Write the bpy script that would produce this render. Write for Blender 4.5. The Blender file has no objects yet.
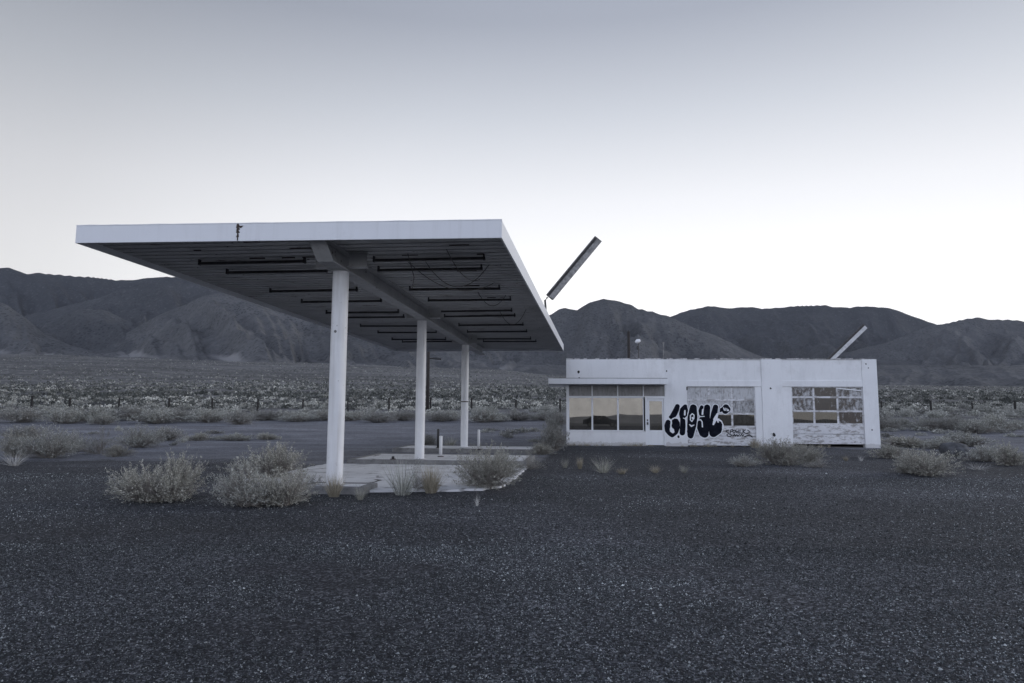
import bpy, math, random
import numpy as np
from mathutils import Vector, Matrix
from math import sin, cos, pi, radians, atan, tan

C = bpy.context.scene.collection
scene = bpy.context.scene
random.seed(7)
FPX = 1024*24/36.0
CAMH = 1.6
PITCH = atan((414-341.5)/FPX)
ROLL = radians(0.3)

def ray(px, py):
    """direction (world) through a pixel of the photograph - used to survey positions"""
    x = (px-512)/FPX; y = (341.5-py)/FPX
    x2 = x*cos(ROLL)-y*sin(ROLL); y2 = x*sin(ROLL)+y*cos(ROLL)
    return (x2, cos(PITCH)-y2*sin(PITCH), sin(PITCH)+y2*cos(PITCH))

def at_y(px, py, Y):
    d = ray(px, py); t = Y/d[1]
    return Vector((d[0]*t, Y, CAMH+d[2]*t))

def at_z(px, py, z):
    d = ray(px, py); t = (z-CAMH)/d[2]
    return Vector((d[0]*t, d[1]*t, z))

# ------------------------------------------------------------------ terrain height
def vhash(ix, iy, seed):
    h = (ix.astype(np.int64)*374761393 + iy.astype(np.int64)*668265263 + seed*974711) & 0x7fffffff
    h = ((h ^ (h >> 13))*1274126177) & 0x7fffffff
    h = h ^ (h >> 16)
    return (h & 0xffff)/65535.0

def vnoise(x, y, seed=0):
    x = np.asarray(x, float); y = np.asarray(y, float)
    ix = np.floor(x); iy = np.floor(y); fx = x-ix; fy = y-iy
    fx = fx*fx*fx*(fx*(fx*6-15)+10); fy = fy*fy*fy*(fy*(fy*6-15)+10)
    a = vhash(ix, iy, seed); b = vhash(ix+1, iy, seed); c = vhash(ix, iy+1, seed); d = vhash(ix+1, iy+1, seed)
    return (a*(1-fx)+b*fx)*(1-fy)+(c*(1-fx)+d*fx)*fy

def fbm(x, y, seed=0, o=4, g=.5):
    s = 0; a = 1; t = 0
    for i in range(o):
        s = s+a*vnoise(x*2**i, y*2**i, seed+i*17); t += a; a *= g
    return s/t

def ridged(x, y, seed=0, o=4, g=.5):
    s = 0; a = 1; t = 0
    for i in range(o):
        s = s+a*(1-np.abs(2*vnoise(x*2**i, y*2**i, seed+i*31)-1)); t += a; a *= g
    return s/t

def elev(py):   # slope above the eye level of an image row
    d = ray(512, py); return d[2]/d[1]
FAN_X = np.array([-400, 0, 100, 200, 300, 400, 500, 560, 700, 850, 1024, 1400.])
FAN_Y = np.array([356, 357, 359, 362, 364, 367, 370, 376, 382, 383.5, 384.5, 387.])
FAN_E = np.array([elev(v) for v in FAN_Y])

def gz(x, y):
    x = np.asarray(x, float); y = np.asarray(y, float)
    d = np.hypot(x, y)
    yy = np.maximum(y, 0)
    w = np.clip((yy-33)/14, 0, 1); w = w*w*(3-2*w)
    z = .041*np.maximum(yy-38, 0)*w
    tx = np.clip(x/np.maximum(yy, 1), -1.6, 1.6)
    fan = np.interp(tx*FPX+512, FAN_X, FAN_E)
    k = np.clip((yy-260)/1400, 0, 1); k = k*k*(3-2*k)
    zf = CAMH+fan*yy
    z = z*(1-k)+zf*k
    # behind the camera the valley falls away
    yb = np.maximum(-y-25, 0)
    z = z-.013*yb*np.clip(yb/60, 0, 1)
    # undulation, flattened round the lot
    amp = np.clip((d-45)/120, 0, 1)
    z = z+amp*(fbm(x/38, y/38, 5, 3)-.5)*1.1 + np.clip((d-300)/800, 0, 1)*(fbm(x/160, y/160, 9, 3)-.5)*7
    z = z+np.clip((yy-60)/100, 0, 1)*0
    z = z+(fbm(x/7, y/7, 3, 3)-.5)*.07*np.clip((d-2)/10, 0, 1)*np.where((y > 12) & (y < 46) & (x > -8) & (x < 22), .25, 1)
    return z
def gz1(x, y): return float(gz(np.array([x]), np.array([y]))[0])

def ground_hit(px, py):
    d = ray(px, py); t = 2.0*1.006**np.arange(1250)
    f = CAMH+d[2]*t-gz(d[0]*t, d[1]*t)
    k = int(np.argmax(f < 0))
    if k == 0: k = len(t)-1
    h = t[k-1]+(t[k]-t[k-1])*f[k-1]/(f[k-1]-f[k]+1e-9)
    return Vector((d[0]*h, d[1]*h, gz1(d[0]*h, d[1]*h)))

# ------------------------------------------------------------------ object helpers
ROOT = {}
def thing(name, label, cat, loc, group=None):
    o = bpy.data.objects.new(name, None); C.objects.link(o)
    o.empty_display_size = .3
    o.location = loc; o['label'] = label; o['category'] = cat
    if group: o['group'] = group
    ROOT[o.name] = Vector(loc)
    return o
def tag(o, label=None, cat=None, group=None, kind=None):
    if label: o['label'] = label
    if cat: o['category'] = cat
    if group: o['group'] = group
    if kind: o['kind'] = kind
    return o
def origin_of(parent):
    while parent.parent: parent = parent.parent
    return parent.location.copy()

class MB:
    """collects faces; build() links them as ONE mesh object"""
    def __init__(s): s.v = []; s.f = []; s.m = []; s.mi = 0
    def add(s, vs, fs):
        n = len(s.v); s.v += [tuple(v) for v in vs]
        s.f += [tuple(i+n for i in f) for f in fs]; s.m += [s.mi]*len(fs)
    def hexa(s, p):   # 8 points: bottom ring 0-3, top ring 4-7
        s.add(p, [(3, 2, 1, 0), (4, 5, 6, 7), (0, 1, 5, 4), (1, 2, 6, 5), (2, 3, 7, 6), (3, 0, 4, 7)])
    def tube(s, pts, r, n=10, cap=True):
        pts = [Vector(p) for p in pts]
        if not hasattr(r, '__len__'): r = [r]*len(pts)
        rings = []
        for i, p in enumerate(pts):
            d = (pts[min(i+1, len(pts)-1)]-pts[max(i-1, 0)]).normalized()
            a = d.orthogonal().normalized() if abs(d.z) < .95 else Vector((1, 0, 0)).cross(d).normalized()
            if abs(d.z) < .95: a = Vector((0, 0, 1)).cross(d).normalized()
            b = d.cross(a)
            rings.append([p+(a*cos(2*pi*k/n)+b*sin(2*pi*k/n))*r[i] for k in range(n)])
        vs = [v for R in rings for v in R]; fs = []
        for i in range(len(pts)-1):
            for k in range(n):
                fs.append((i*n+k, i*n+(k+1) % n, (i+1)*n+(k+1) % n, (i+1)*n+k))
        if cap: fs.append(tuple(range(n))[::-1]); fs.append(tuple((len(pts)-1)*n+k for k in range(n)))
        s.add(vs, fs)
    def build(s, name, mat, parent=None, smooth=False, bevel=0, org=None):
        me = bpy.data.meshes.new(name)
        o0 = org if org is not None else (origin_of(parent) if parent else Vector((0, 0, 0)))
        me.from_pydata([(v[0]-o0[0], v[1]-o0[1], v[2]-o0[2]) for v in s.v], [], s.f)
        mats = mat if isinstance(mat, (list, tuple)) else [mat]
        for m in mats: me.materials.append(m)
        if len(mats) > 1: me.polygons.foreach_set('material_index', s.m)
        me.update()
        o = bpy.data.objects.new(name, me); C.objects.link(o)
        if parent: o.parent = parent
        else: o.location = o0
        if smooth:
            me.polygons.foreach_set('use_smooth', [True]*len(me.polygons))
        if bevel:
            b = o.modifiers.new('bevel', 'BEVEL'); b.width = bevel; b.segments = 2; b.limit_method = 'ANGLE'
        return o

def arr_mesh(name, V, F, mat, smooth=False):
    """V (n,3), F (m,k) arrays -> mesh datablock"""
    me = bpy.data.meshes.new(name)
    V = np.ascontiguousarray(V, np.float32); F = np.ascontiguousarray(F, np.int32)
    m, k = F.shape
    me.vertices.add(len(V)); me.vertices.foreach_set('co', V.ravel())
    me.loops.add(m*k); me.loops.foreach_set('vertex_index', F.ravel())
    me.polygons.add(m); me.polygons.foreach_set('loop_start', np.arange(m, dtype=np.int32)*k)
    me.polygons.foreach_set('loop_total', np.full(m, k, np.int32))
    if smooth: me.polygons.foreach_set('use_smooth', np.ones(m, bool))
    me.update(calc_edges=True); me.validate()
    me.materials.append(mat)
    return me

# ------------------------------------------------------------------ materials
class NT:
    def __init__(s, name):
        s.m = bpy.data.materials.new(name); s.m.use_nodes = True
        s.t = s.m.node_tree; s.t.nodes.clear()
        s.out = s.n('ShaderNodeOutputMaterial'); s.p = s.n('ShaderNodeBsdfPrincipled')
        s.l(s.p.outputs[0], s.out.inputs[0])
    def n(s, ty, **kw):
        n = s.t.nodes.new(ty)
        for k, v in kw.items(): setattr(n, k, v)
        return n
    def l(s, a, b): s.t.links.new(a, b)
    def pos(s):
        g = s.n('ShaderNodeNewGeometry'); return g.outputs['Position']
    def obj(s):
        g = s.n('ShaderNodeTexCoord'); return g.outputs['Object']
    def map(s, vec, scale=(1, 1, 1), rot=(0, 0, 0)):
        m = s.n('ShaderNodeMapping'); m.inputs['Scale'].default_value = scale; m.inputs['Rotation'].default_value = rot
        s.l(vec, m.inputs[0]); return m.outputs[0]
    def noise(s, vec, scale, detail=4, rough=.55, dist=0, out=0):
        n = s.n('ShaderNodeTexNoise'); n.inputs['Scale'].default_value = scale; n.inputs['Detail'].default_value = detail
        n.inputs['Roughness'].default_value = rough; n.inputs['Distortion'].default_value = dist
        s.l(vec, n.inputs['Vector']); return n.outputs[out]
    def vor(s, vec, scale, feat='F1', rnd=1):
        n = s.n('ShaderNodeTexVoronoi', feature=feat); n.inputs['Scale'].default_value = scale
        n.inputs['Randomness'].default_value = rnd
        s.l(vec, n.inputs['Vector']); return n
    def ramp(s, fac, stops, interp='LINEAR'):
        r = s.n('ShaderNodeValToRGB'); e = r.color_ramp; e.interpolation = interp
        while len(e.elements) > 1: e.elements.remove(e.elements[-1])
        for i, (p, c) in enumerate(stops):
            if not hasattr(c, '__len__'): c = (c, c, c)
            if i == 0: e.elements[0].position = p; el = e.elements[0]
            else: el = e.elements.new(p)
            el.color = (*c, 1)
        s.l(fac, r.inputs[0]); return r.outputs[0]
    def mix(s, fac, a, b, mode='MIX'):
        m = s.n('ShaderNodeMix', data_type='RGBA', blend_type=mode)
        for sock, v in ((m.inputs[0], fac), (m.inputs[6], a), (m.inputs[7], b)):
            if hasattr(v, 'is_output'): s.l(v, sock)
            elif hasattr(v, '__len__'): sock.default_value = (*v[:3], 1)
            else: sock.default_value = v if sock == m.inputs[0] else (v, v, v, 1)
        return m.outputs[2]
    def math(s, op, a, b=0, clamp=False):
        m = s.n('ShaderNodeMath', operation=op, use_clamp=clamp)
        for sock, v in ((m.inputs[0], a), (m.inputs[1], b)):
            if hasattr(v, 'is_output'): s.l(v, sock)
            else: sock.default_value = v
        return m.outputs[0]
    def bump(s, h, strength=.3, dist=.02, prev=None):
        b = s.n('ShaderNodeBump'); b.inputs['Strength'].default_value = strength; b.inputs['Distance'].default_value = dist
        s.l(h, b.inputs['Height'])
        if prev: s.l(prev, b.inputs['Normal'])
        s.l(b.outputs[0], s.p.inputs['Normal']); return b.outputs[0]
    def col(s, c):
        if hasattr(c, 'is_output'): s.l(c, s.p.inputs['Base Color'])
        else: s.p.inputs['Base Color'].default_value = (*c, 1)
    def rough(s, r):
        if hasattr(r, 'is_output'): s.l(r, s.p.inputs['Roughness'])
        else: s.p.inputs['Roughness'].default_value = r
        return s

def simple(name, c, r=.7, metal=0, var=.25, scale=6, bump=.1):
    t = NT(name); P = t.obj()
    n = t.noise(P, scale, 5); dark = tuple(v*(1-var) for v in c); lite = tuple(min(1, v*(1+var)) for v in c)
    t.col(t.ramp(n, [(.3, dark), (.7, lite)])); t.rough(r); t.p.inputs['Metallic'].default_value = metal
    t.bump(t.noise(P, scale*6, 4), bump, .01)
    return t.m

def white_paint(name, c=(.72, .73, .75), grime=.5, rust=.15, rough=.72, spec=.25):
    t = NT(name); P = t.pos()
    n1 = t.noise(P, .9, 6, .6); n2 = t.noise(P, 9, 5, .6)
    base = t.ramp(n1, [(.3, tuple(v*(1-.12*grime) for v in c)), (.7, c)])
    st = t.noise(t.map(P, (7, 7, .35)), 1, 5, .65)
    base = t.mix(t.math('MULTIPLY', t.ramp(st, [(.52, 0), (.75, 1)]), .45*grime), base, (.3, .29, .28))
    sp = t.noise(P, 26, 4, .7)
    base = t.mix(t.math('MULTIPLY', t.ramp(sp, [(.66, 0), (.72, 1)]), rust), base, (.10, .075, .06))
    sp2 = t.ramp(t.noise(P, 3.1, 8, .75), [(.62, 0), (.70, 1)])
    base = t.mix(t.math('MULTIPLY', sp2, .35*grime), base, (.38, .37, .36))
    t.col(base); t.rough(rough)
    t.p.inputs['Specular IOR Level'].default_value = spec
    nb = t.bump(n2, .12, .01)
    return t.m

M = {}
def materials():
    # stucco wall of the garage, with grime rising off the ground
    t = NT('stucco_white'); P = t.pos()
    sx = t.n('ShaderNodeSeparateXYZ'); t.l(P, sx.inputs[0])
    n1 = t.noise(P, .55, 6, .6)
    base = t.ramp(n1, [(.3, (.71, .715, .73)), (.7, (.79, .795, .81))])
    low = t.math('ADD', sx.outputs[2], t.math('MULTIPLY', t.noise(P, 5, 6, .7), -.35))
    base = t.mix(t.ramp(low, [(-.2, .5), (-.0, .12), (.35, 0)]), base, (.33, .31, .30))
    st = t.noise(t.map(P, (2.2, 2.2, .5)), 1, 7, .7)
    base = t.mix(t.math('MULTIPLY', t.ramp(st, [(.5, 0), (.75, 1)]), .28), base, (.42, .42, .43))
    top = t.math('ADD', sx.outputs[2], t.math('MULTIPLY', t.noise(t.map(P, (3, 3, .5)), 1.6, 5), .55))
    base = t.mix(t.ramp(top, [(4.55, 0), (4.9, .4)]), base, (.36, .36, .36))
    base = t.mix(t.math('MULTIPLY', t.ramp(t.noise(P, .8, 8, .72), [(.54, 0), (.64, 1)]), .22), base, (.50, .49, .48))
    sp = t.noise(P, 11, 4, .7)
    base = t.mix(t.math('MULTIPLY', t.ramp(sp, [(.67, 0), (.72, 1)]), .5), base, (.16, .14, .13))
    ck = t.vor(t.mix(.25, P, t.noise(P, 1.3, 4, out=1)), .55, 'DISTANCE_TO_EDGE')
    base = t.mix(t.math('MULTIPLY', t.ramp(ck.outputs['Distance'], [(0, 1), (.004, 0)]), .12), base, (.28, .27, .27))
    t.col(base); t.rough(.85); t.bump(t.noise(P, 40, 4), .25, .01)
    M['wall'] = t.m
    M['white'] = white_paint('white_paint', (.76, .77, .79), .35)
    M['fascia'] = white_paint('fascia_paint', (.70, .71, .74), .3, rust=.12, rough=.38, spec=.6)
    # column paint: flaked patches
    t = NT('column_paint'); P = t.pos()
    base = t.ramp(t.noise(P, 2, 5), [(.3, (.66, .66, .67)), (.7, (.76, .76, .77))])
    base = t.mix(t.math('MULTIPLY', t.ramp(t.noise(t.map(P, (9, 9, .5)), 1, 5), [(.5, 0), (.75, 1)]), .35), base, (.35, .32, .3))
    base = t.mix(t.ramp(t.noise(P, 7, 5, .7), [(.68, 0), (.72, .8)]), base, (.22, .20, .19))
    t.col(base); t.rough(.6); t.bump(t.noise(P, 14, 4), .15, .01)
    M['column'] = t.m
    # canopy deck
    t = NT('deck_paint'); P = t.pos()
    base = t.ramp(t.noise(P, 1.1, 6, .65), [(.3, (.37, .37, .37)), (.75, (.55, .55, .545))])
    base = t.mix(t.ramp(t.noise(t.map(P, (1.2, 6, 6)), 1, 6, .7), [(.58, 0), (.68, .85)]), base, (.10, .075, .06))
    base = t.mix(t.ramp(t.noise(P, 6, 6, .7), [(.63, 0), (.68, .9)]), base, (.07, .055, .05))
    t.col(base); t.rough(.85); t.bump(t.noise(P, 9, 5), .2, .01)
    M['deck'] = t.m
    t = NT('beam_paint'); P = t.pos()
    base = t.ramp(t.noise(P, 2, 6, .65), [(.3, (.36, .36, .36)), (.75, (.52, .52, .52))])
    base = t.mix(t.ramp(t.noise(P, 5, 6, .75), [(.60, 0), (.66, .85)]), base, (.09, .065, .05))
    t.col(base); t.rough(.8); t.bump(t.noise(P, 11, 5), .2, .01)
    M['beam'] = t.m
    M['roof'] = simple('roof_membrane', (.12, .12, .125), .9)
    M['dark_metal'] = simple('dark_metal', (.035, .034, .035), .55, .2)
    M['fixture'] = simple('fixture_metal', (.05, .048, .048), .6, .1, .4, 9)
    M['rust'] = simple('rusty_seam', (.05, .035, .03), .9)
    M['lamp_pale'] = simple('lamp_pale_tray', (.55, .55, .56), .5, 0, .2, 5)
    M['lamp_back'] = simple('lamp_housing', (.09, .085, .085), .55, .3, .5, 8)
    M['lamp_face'] = simple('lamp_tray', (.22, .215, .21), .5, .3, .5, 8)
    M['wood'] = simple('weathered_wood', (.03, .025, .023), .9, 0, .4, 7, .4)
    M['post_wood'] = simple('fence_post_wood', (.022, .02, .019), .9, 0, .4, 9, .4)
    M['wire'] = simple('old_wire', (.08, .075, .07), .6, .5)
    M['interior'] = simple('interior_plaster', (.20, .19, .17), .9)
    M['interior_floor'] = simple('interior_floor', (.12, .115, .11), .9)
    M['pipe_white'] = white_paint('bollard_paint', (.74, .74, .75), .6)
    M['void'] = simple('scar_black', (.02, .02, .02), .95)  # near-black fill of the wall scars
    # concrete
    t = NT('old_concrete'); P = t.pos()
    base = t.ramp(t.noise(P, .9, 7, .65), [(.3, (.54, .54, .55)), (.7, (.72, .72, .73))])
    base = t.mix(t.ramp(t.noise(P, 2.3, 7, .7), [(.55, 0), (.68, .75)]), base, (.17, .16, .155))
    base = t.mix(t.ramp(t.noise(P, 22, 4, .7), [(.6, 0), (.7, .5)]), base, (.2, .19, .18))
    ck = t.vor(t.mix(.3, P, t.noise(P, .9, 4, out=1)), .45, 'DISTANCE_TO_EDGE')
    base = t.mix(t.math('MULTIPLY', t.ramp(ck.outputs['Distance'], [(0, 1), (.008, .9), (.013, 0)]), t.ramp(t.noise(P, .7, 3), [(.45, 0), (.55, 1)])), base, (.05, .045, .042))
    t.col(base); t.rough(.9); t.bump(t.noise(P, 30, 5), .4, .01)
    M['concrete'] = t.m
    t = NT('kerb_concrete'); P = t.pos()
    base = t.ramp(t.noise(P, 2.2, 7, .65), [(.3, (.12, .118, .118)), (.7, (.26, .258, .255))])
    base = t.mix(t.ramp(t.noise(P, 9, 5, .7), [(.55, 0), (.66, .7)]), base, (.09, .085, .08))
    t.col(base); t.rough(.9); t.bump(t.noise(P, 22, 5), .5, .015)
    M['kerb'] = t.m
    # ground : loose dark gravel blending to dusty dirt
    t = NT('desert_ground'); P = t.pos()
    v1 = t.vor(P, 62); c1 = t.n('ShaderNodeSeparateColor'); t.l(v1.outputs['Color'], c1.inputs[0])
    v2 = t.vor(P, 33); c2 = t.n('ShaderNodeSeparateColor'); t.l(v2.outputs['Color'], c2.inputs[0])
    g1 = t.ramp(c1.outputs[0], [(0, (.007, .0075, .010)), (.45, (.024, .025, .032)), (.72, (.065, .068, .082)), (.88, (.14, .146, .168)), (1, (.36, .37, .40))])
    g2 = t.ramp(c2.outputs[1], [(0, (.008, .0085, .010)), (.6, (.022, .023, .027)), (.85, (.07, .073, .081)), (1, (.34, .345, .36))])
    gr = t.mix(.45, g1, g2)
    patch = t.noise(P, .16, 5, .6); patch2 = t.noise(t.map(P, (.25, 1.4, 1)), .5, 5, .6)
    gr = t.mix(t.ramp(patch, [(.35, .75), (.62, 0)]), gr, t.mix(.62, gr, (.012, .0125, .014)))
    gr = t.mix(t.ramp(patch, [(.48, 0), (.66, .75)]), gr, t.mix(1, gr, (1.7, 1.7, 1.7), 'MULTIPLY'))
    gr = t.mix(t.ramp(patch2, [(.54, 0), (.70, .45)]), gr, (.02, .02, .023))
    dn = t.noise(P, .35, 7, .65); dn2 = t.noise(t.map(P, (.35, 1.0, 1), (0, 0, radians(-6))), .42, 7, .68)
    di = t.ramp(dn, [(.3, (.085, .083, .088)), (.7, (.145, .142, .15))])
    di = t.mix(t.ramp(dn2, [(.5, 0), (.66, .7)]), di, (.215, .21, .22))
    di = t.mix(t.ramp(dn2, [(.30, .75), (.46, 0)]), di, (.05, .049, .053))
    di = t.mix(t.ramp(t.noise(P, 3.5, 6, .75), [(.5, 0), (.64, .7)]), di, (.04, .04, .042))
    di = t.mix(1, t.mix(.3, di, g2), (1.65, 1.72, 1.82), 'MULTIPLY')
    at = t.n('ShaderNodeAttribute', attribute_name='lot')
    lot = t.math('ADD', at.outputs['Fac'], t.math('MULTIPLY', t.math('SUBTRACT', t.noise(P, .5, 6, .65), .5), 1.1))
    lotf = t.ramp(lot, [(.35, 0), (.65, 1)])
    near = t.mix(lotf, di, gr)
    # far plain : speckled desert scrub floor
    fv = t.vor(t.map(P, (1, .45, 1)), .36); fc = t.n('ShaderNodeSeparateColor'); t.l(fv.outputs['Color'], fc.inputs[0])
    far = t.ramp(fc.outputs[0], [(0, (.025, .026, .028)), (.5, (.06, .061, .063)), (.8, (.12, .12, .12)), (1, (.24, .24, .235))])
    far = t.mix(t.ramp(t.noise(t.map(P, (.35, 1, 1)), .010, 6, .65), [(.42, .0), (.62, .65)]), far, (.16, .16, .165))
    far = t.mix(t.ramp(t.noise(t.map(P, (.25, 1, 1)), .02, 6, .6), [(.40, .75), (.52, 0)]), far, (.045, .046, .049))
    fat = t.n('ShaderNodeAttribute', attribute_name='far')
    bat = t.n('ShaderNodeAttribute', attribute_name='back')
    t.col(t.mix(bat.outputs['Fac'], t.mix(fat.outputs['Fac'], near, far), t.ramp(t.noise(P, .03, 5), [(.3, (.16, .155, .15)), (.7, (.24, .235, .225))]))); t.rough(.9); t.p.inputs['Specular IOR Level'].default_value = .3
    h = t.math('ADD', t.math('MULTIPLY', c1.outputs[1], 1), t.math('MULTIPLY', v1.outputs['Distance'], -1.2))
    t.bump(h, .7, .014)
    M['ground'] = t.m
    # hills
    t = NT('hill_scrub'); P = t.pos()
    at = t.n('ShaderNodeAttribute', attribute_name='wooded'); wd = at.outputs['Fac']
    gu = t.n('ShaderNodeAttribute', attribute_name='gully').outputs['Fac']
    big = t.noise(P, .0022, 7, .6); mid = t.noise(P, .02, 6, .65)
    base = t.ramp(big, [(.35, (.082, .083, .086)), (.65, (.132, .133, .137))])
    base = t.mix(t.ramp(mid, [(.38, .6), (.58, 0)]), base, (.070, .072, .078))
    base = t.mix(t.math('MULTIPLY', wd, .85), base, (.024, .028, .037))
    sp = t.vor(P, .10); sc = t.n('ShaderNodeSeparateColor'); t.l(sp.outputs['Color'], sc.inputs[0])
    spm = t.math('MULTIPLY', t.ramp(sp.outputs['Distance'], [(.35, .9), (.55, 0)]), t.ramp(sc.outputs[0], [(.35, 0), (.5, 1)]))
    zone = t.ramp(t.noise(P, .004, 5, .6), [(.38, .35), (.6, 1)])
    base = t.mix(t.math('MULTIPLY', t.math('MULTIPLY', spm, .8), zone), base, (.022, .025, .029))
    base = t.mix(t.ramp(t.noise(P, .05, 5, .75), [(.55, 0), (.70, .55)]), base, (.17, .168, .17))
    base = t.mix(t.math('MULTIPLY', t.ramp(t.math('ADD', gu, t.math('MULTIPLY', t.noise(P, .012, 5), .35)), [(.74, 0), (.98, 1)]), .75), base, (.27, .265, .265))
    t.col(base); t.rough(.95); t.p.inputs['Specular IOR Level'].default_value = .1
    t.bump(t.noise(P, .02, 6, .6), .8, 8)
    M['hill'] = t.m
    # foliage families : colour differs leaf to leaf
    def leafy(name, a, b, c):
        t = NT(name); g = t.n('ShaderNodeNewGeometry')
        oi = t.n('ShaderNodeObjectInfo')
        base = t.ramp(g.outputs['Random Per Island'], [(0, a), (.6, b), (1, c)])
        base = t.mix(t.math('MULTIPLY', oi.outputs['Random'], .55), base, tuple(v*.5 for v in b))
        t.col(base); t.rough(.8); t.p.inputs['Specular IOR Level'].default_value = .15
        return t.m
    M['sage'] = leafy('sage_leaf', (.20, .205, .185), (.39, .395, .36), (.68, .68, .63))
    M['rabbit'] = leafy('rabbitbrush_leaf', (.21, .21, .18), (.41, .405, .355), (.72, .70, .62))
    M['dull'] = leafy('grey_brush_leaf', (.15, .152, .142), (.31, .31, .29), (.55, .545, .51))
    M['dry'] = leafy('dry_grass', (.24, .215, .165), (.38, .34, .265), (.52, .48, .39))
    M['pale'] = leafy('pale_dead_stalks', (.45, .44, .42), (.6, .59, .57), (.75, .74, .72))
    M['field'] = leafy('field_scrub_leaf', (.26, .265, .25), (.44, .44, .41), (.62, .62, .57))
    t = NT('scrub_tone'); g = t.n('ShaderNodeNewGeometry')
    ta = t.n('ShaderNodeAttribute', attribute_name='tone')
    c = t.ramp(ta.outputs['Fac'], [(0, (.045, .05, .045)), (.45, (.12, .125, .115)), (.7, (.30, .30, .275)), (1, (.66, .655, .60))])
    t.col(t.mix(1, c, t.ramp(g.outputs['Random Per Island'], [(0, .6), (1, 1.25)]), 'MULTIPLY')); t.rough(.9); M['scrub_tone'] = t.m
    M['stem'] = simple('shrub_stem', (.24, .22, .20), .9)
    M['stone'] = simple('boulder_rock', (.07, .072, .078), .9, 0, .6, 5, .9)
    t = NT('pebble'); g = t.n('ShaderNodeNewGeometry')
    pc = (t.ramp(g.outputs['Random Per Island'], [(0, (.005, .006, .0065)), (.5, (.025, .028, .030)), (.74, (.085, .094, .098)), (.88, (.18, .195, .20)), (1, (.44, .46, .46))])); P = t.pos()
    pm = t.ramp(t.noise(t.map(P, (.6, 1, 1)), .22, 6, .6), [(.36, .5), (.5, .9), (.64, 1.9)])
    t.col(t.mix(1, pc, pm, 'MULTIPLY')); t.rough(.8)
    M['pebble'] = t.m
    # glazing of the building: mirror-like panes, warm colour of the reflected sky put into the tint
    def glass(name, tint, grime):
        t = NT(name); P = t.pos()
        t.p.inputs['Metallic'].default_value = 1.0
        t.col(tint); t.rough(.012)
        dif = t.n('ShaderNodeBsdfPrincipled'); dif.inputs['Roughness'].default_value = .9
        dc = t.ramp(t.noise(t.map(P, (3, 3, .6)), 2, 6, .7), [(.35, (.045, .043, .04)), (.7, (.16, .155, .145))])
        t.l(dc, dif.inputs['Base Color'])
        mx = t.n('ShaderNodeMixShader')
        t.l(t.ramp(t.noise(P, 1.6, 6, .65), [(.3, max(0, grime-.12)), (.7, grime+.12)]), mx.inputs[0])
        t.l(t.p.outputs[0], mx.inputs[1]); t.l(dif.outputs[0], mx.inputs[2]); t.l(mx.outputs[0], t.out.inputs[0])
        return t.m
    M['glass'] = glass('office_glass', (.235, .22, .196), .26)
    M['glass_dark'] = glass('garage_glass', (.095, .088, .076), .2)
    def whitewash(name, lo, hi, under):
        t = NT(name); P = t.pos()
        k = t.noise(t.map(P, (3, 3, 1.8)), 1.5, 8, .8)
        base = t.mix(t.ramp(k, [(lo, 1), (hi, 0)]), (.50, .505, .52), under)
        base = t.mix(t.ramp(t.noise(t.map(P, (14, 14, 3)), 1, 5), [(.55, 0), (.7, .6)]), base, (.12, .085, .065))
        t.col(base); t.rough(t.ramp(k, [(lo, .15), (hi, .85)]))
        return t.m
    M['peel'] = whitewash('peeling_whitewash_glass', .46, .60, (.05, .042, .038))
    M['peel_dark'] = whitewash('mostly_bare_whitewash_glass', .56, .70, (.045, .036, .03))
    M['wash'] = whitewash('whitewashed_glass', .36, .50, (.26, .26, .265))
    M['wash_grey'] = whitewash('grey_whitewashed_glass', .42, .62, (.13, .13, .135))
    # transom boards with dirt along the foot
    t = NT('weathered_transom'); P = t.pos()
    b = t.ramp(t.noise(t.map(P, (6, 6, 1)), 1.5, 6, .7), [(.3, (.20, .195, .19)), (.7, (.34, .335, .33))])
    b = t.mix(t.ramp(t.noise(P, 6, 6, .75), [(.55, 0), (.66, .8)]), b, (.10, .095, .09))
    t.col(b); t.rough(.8); M['transom'] = t.m
    # garage door wood, paint flaking
    t = NT('flaking_door_paint'); P = t.pos()
    b = t.ramp(t.noise(P, 2, 6), [(.3, (.56, .56, .58)), (.7, (.68, .68, .70))])
    b = t.mix(t.ramp(t.noise(t.map(P, (2.5, 2.5, 7)), 1, 7, .75), [(.49, 0), (.58, .85)]), b, (.24, .225, .215))
    t.col(b); t.rough(.8); t.bump(t.noise(P, 12, 5), .3, .01); M['door'] = t.m
    t = NT('spray_black'); t.p.inputs['Specular IOR Level'].default_value = .08; P = t.pos()
    t.col(t.ramp(t.noise(P, 5, 5, .7), [(.4, (.004, .005, .010)), (.75, (.014, .016, .026))])); t.rough(.8); M['spray'] = t.m
    t = NT('spray_pale'); t.col((.78, .79, .82)); t.rough(.7); M['spray_pale'] = t.m
materials()

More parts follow.
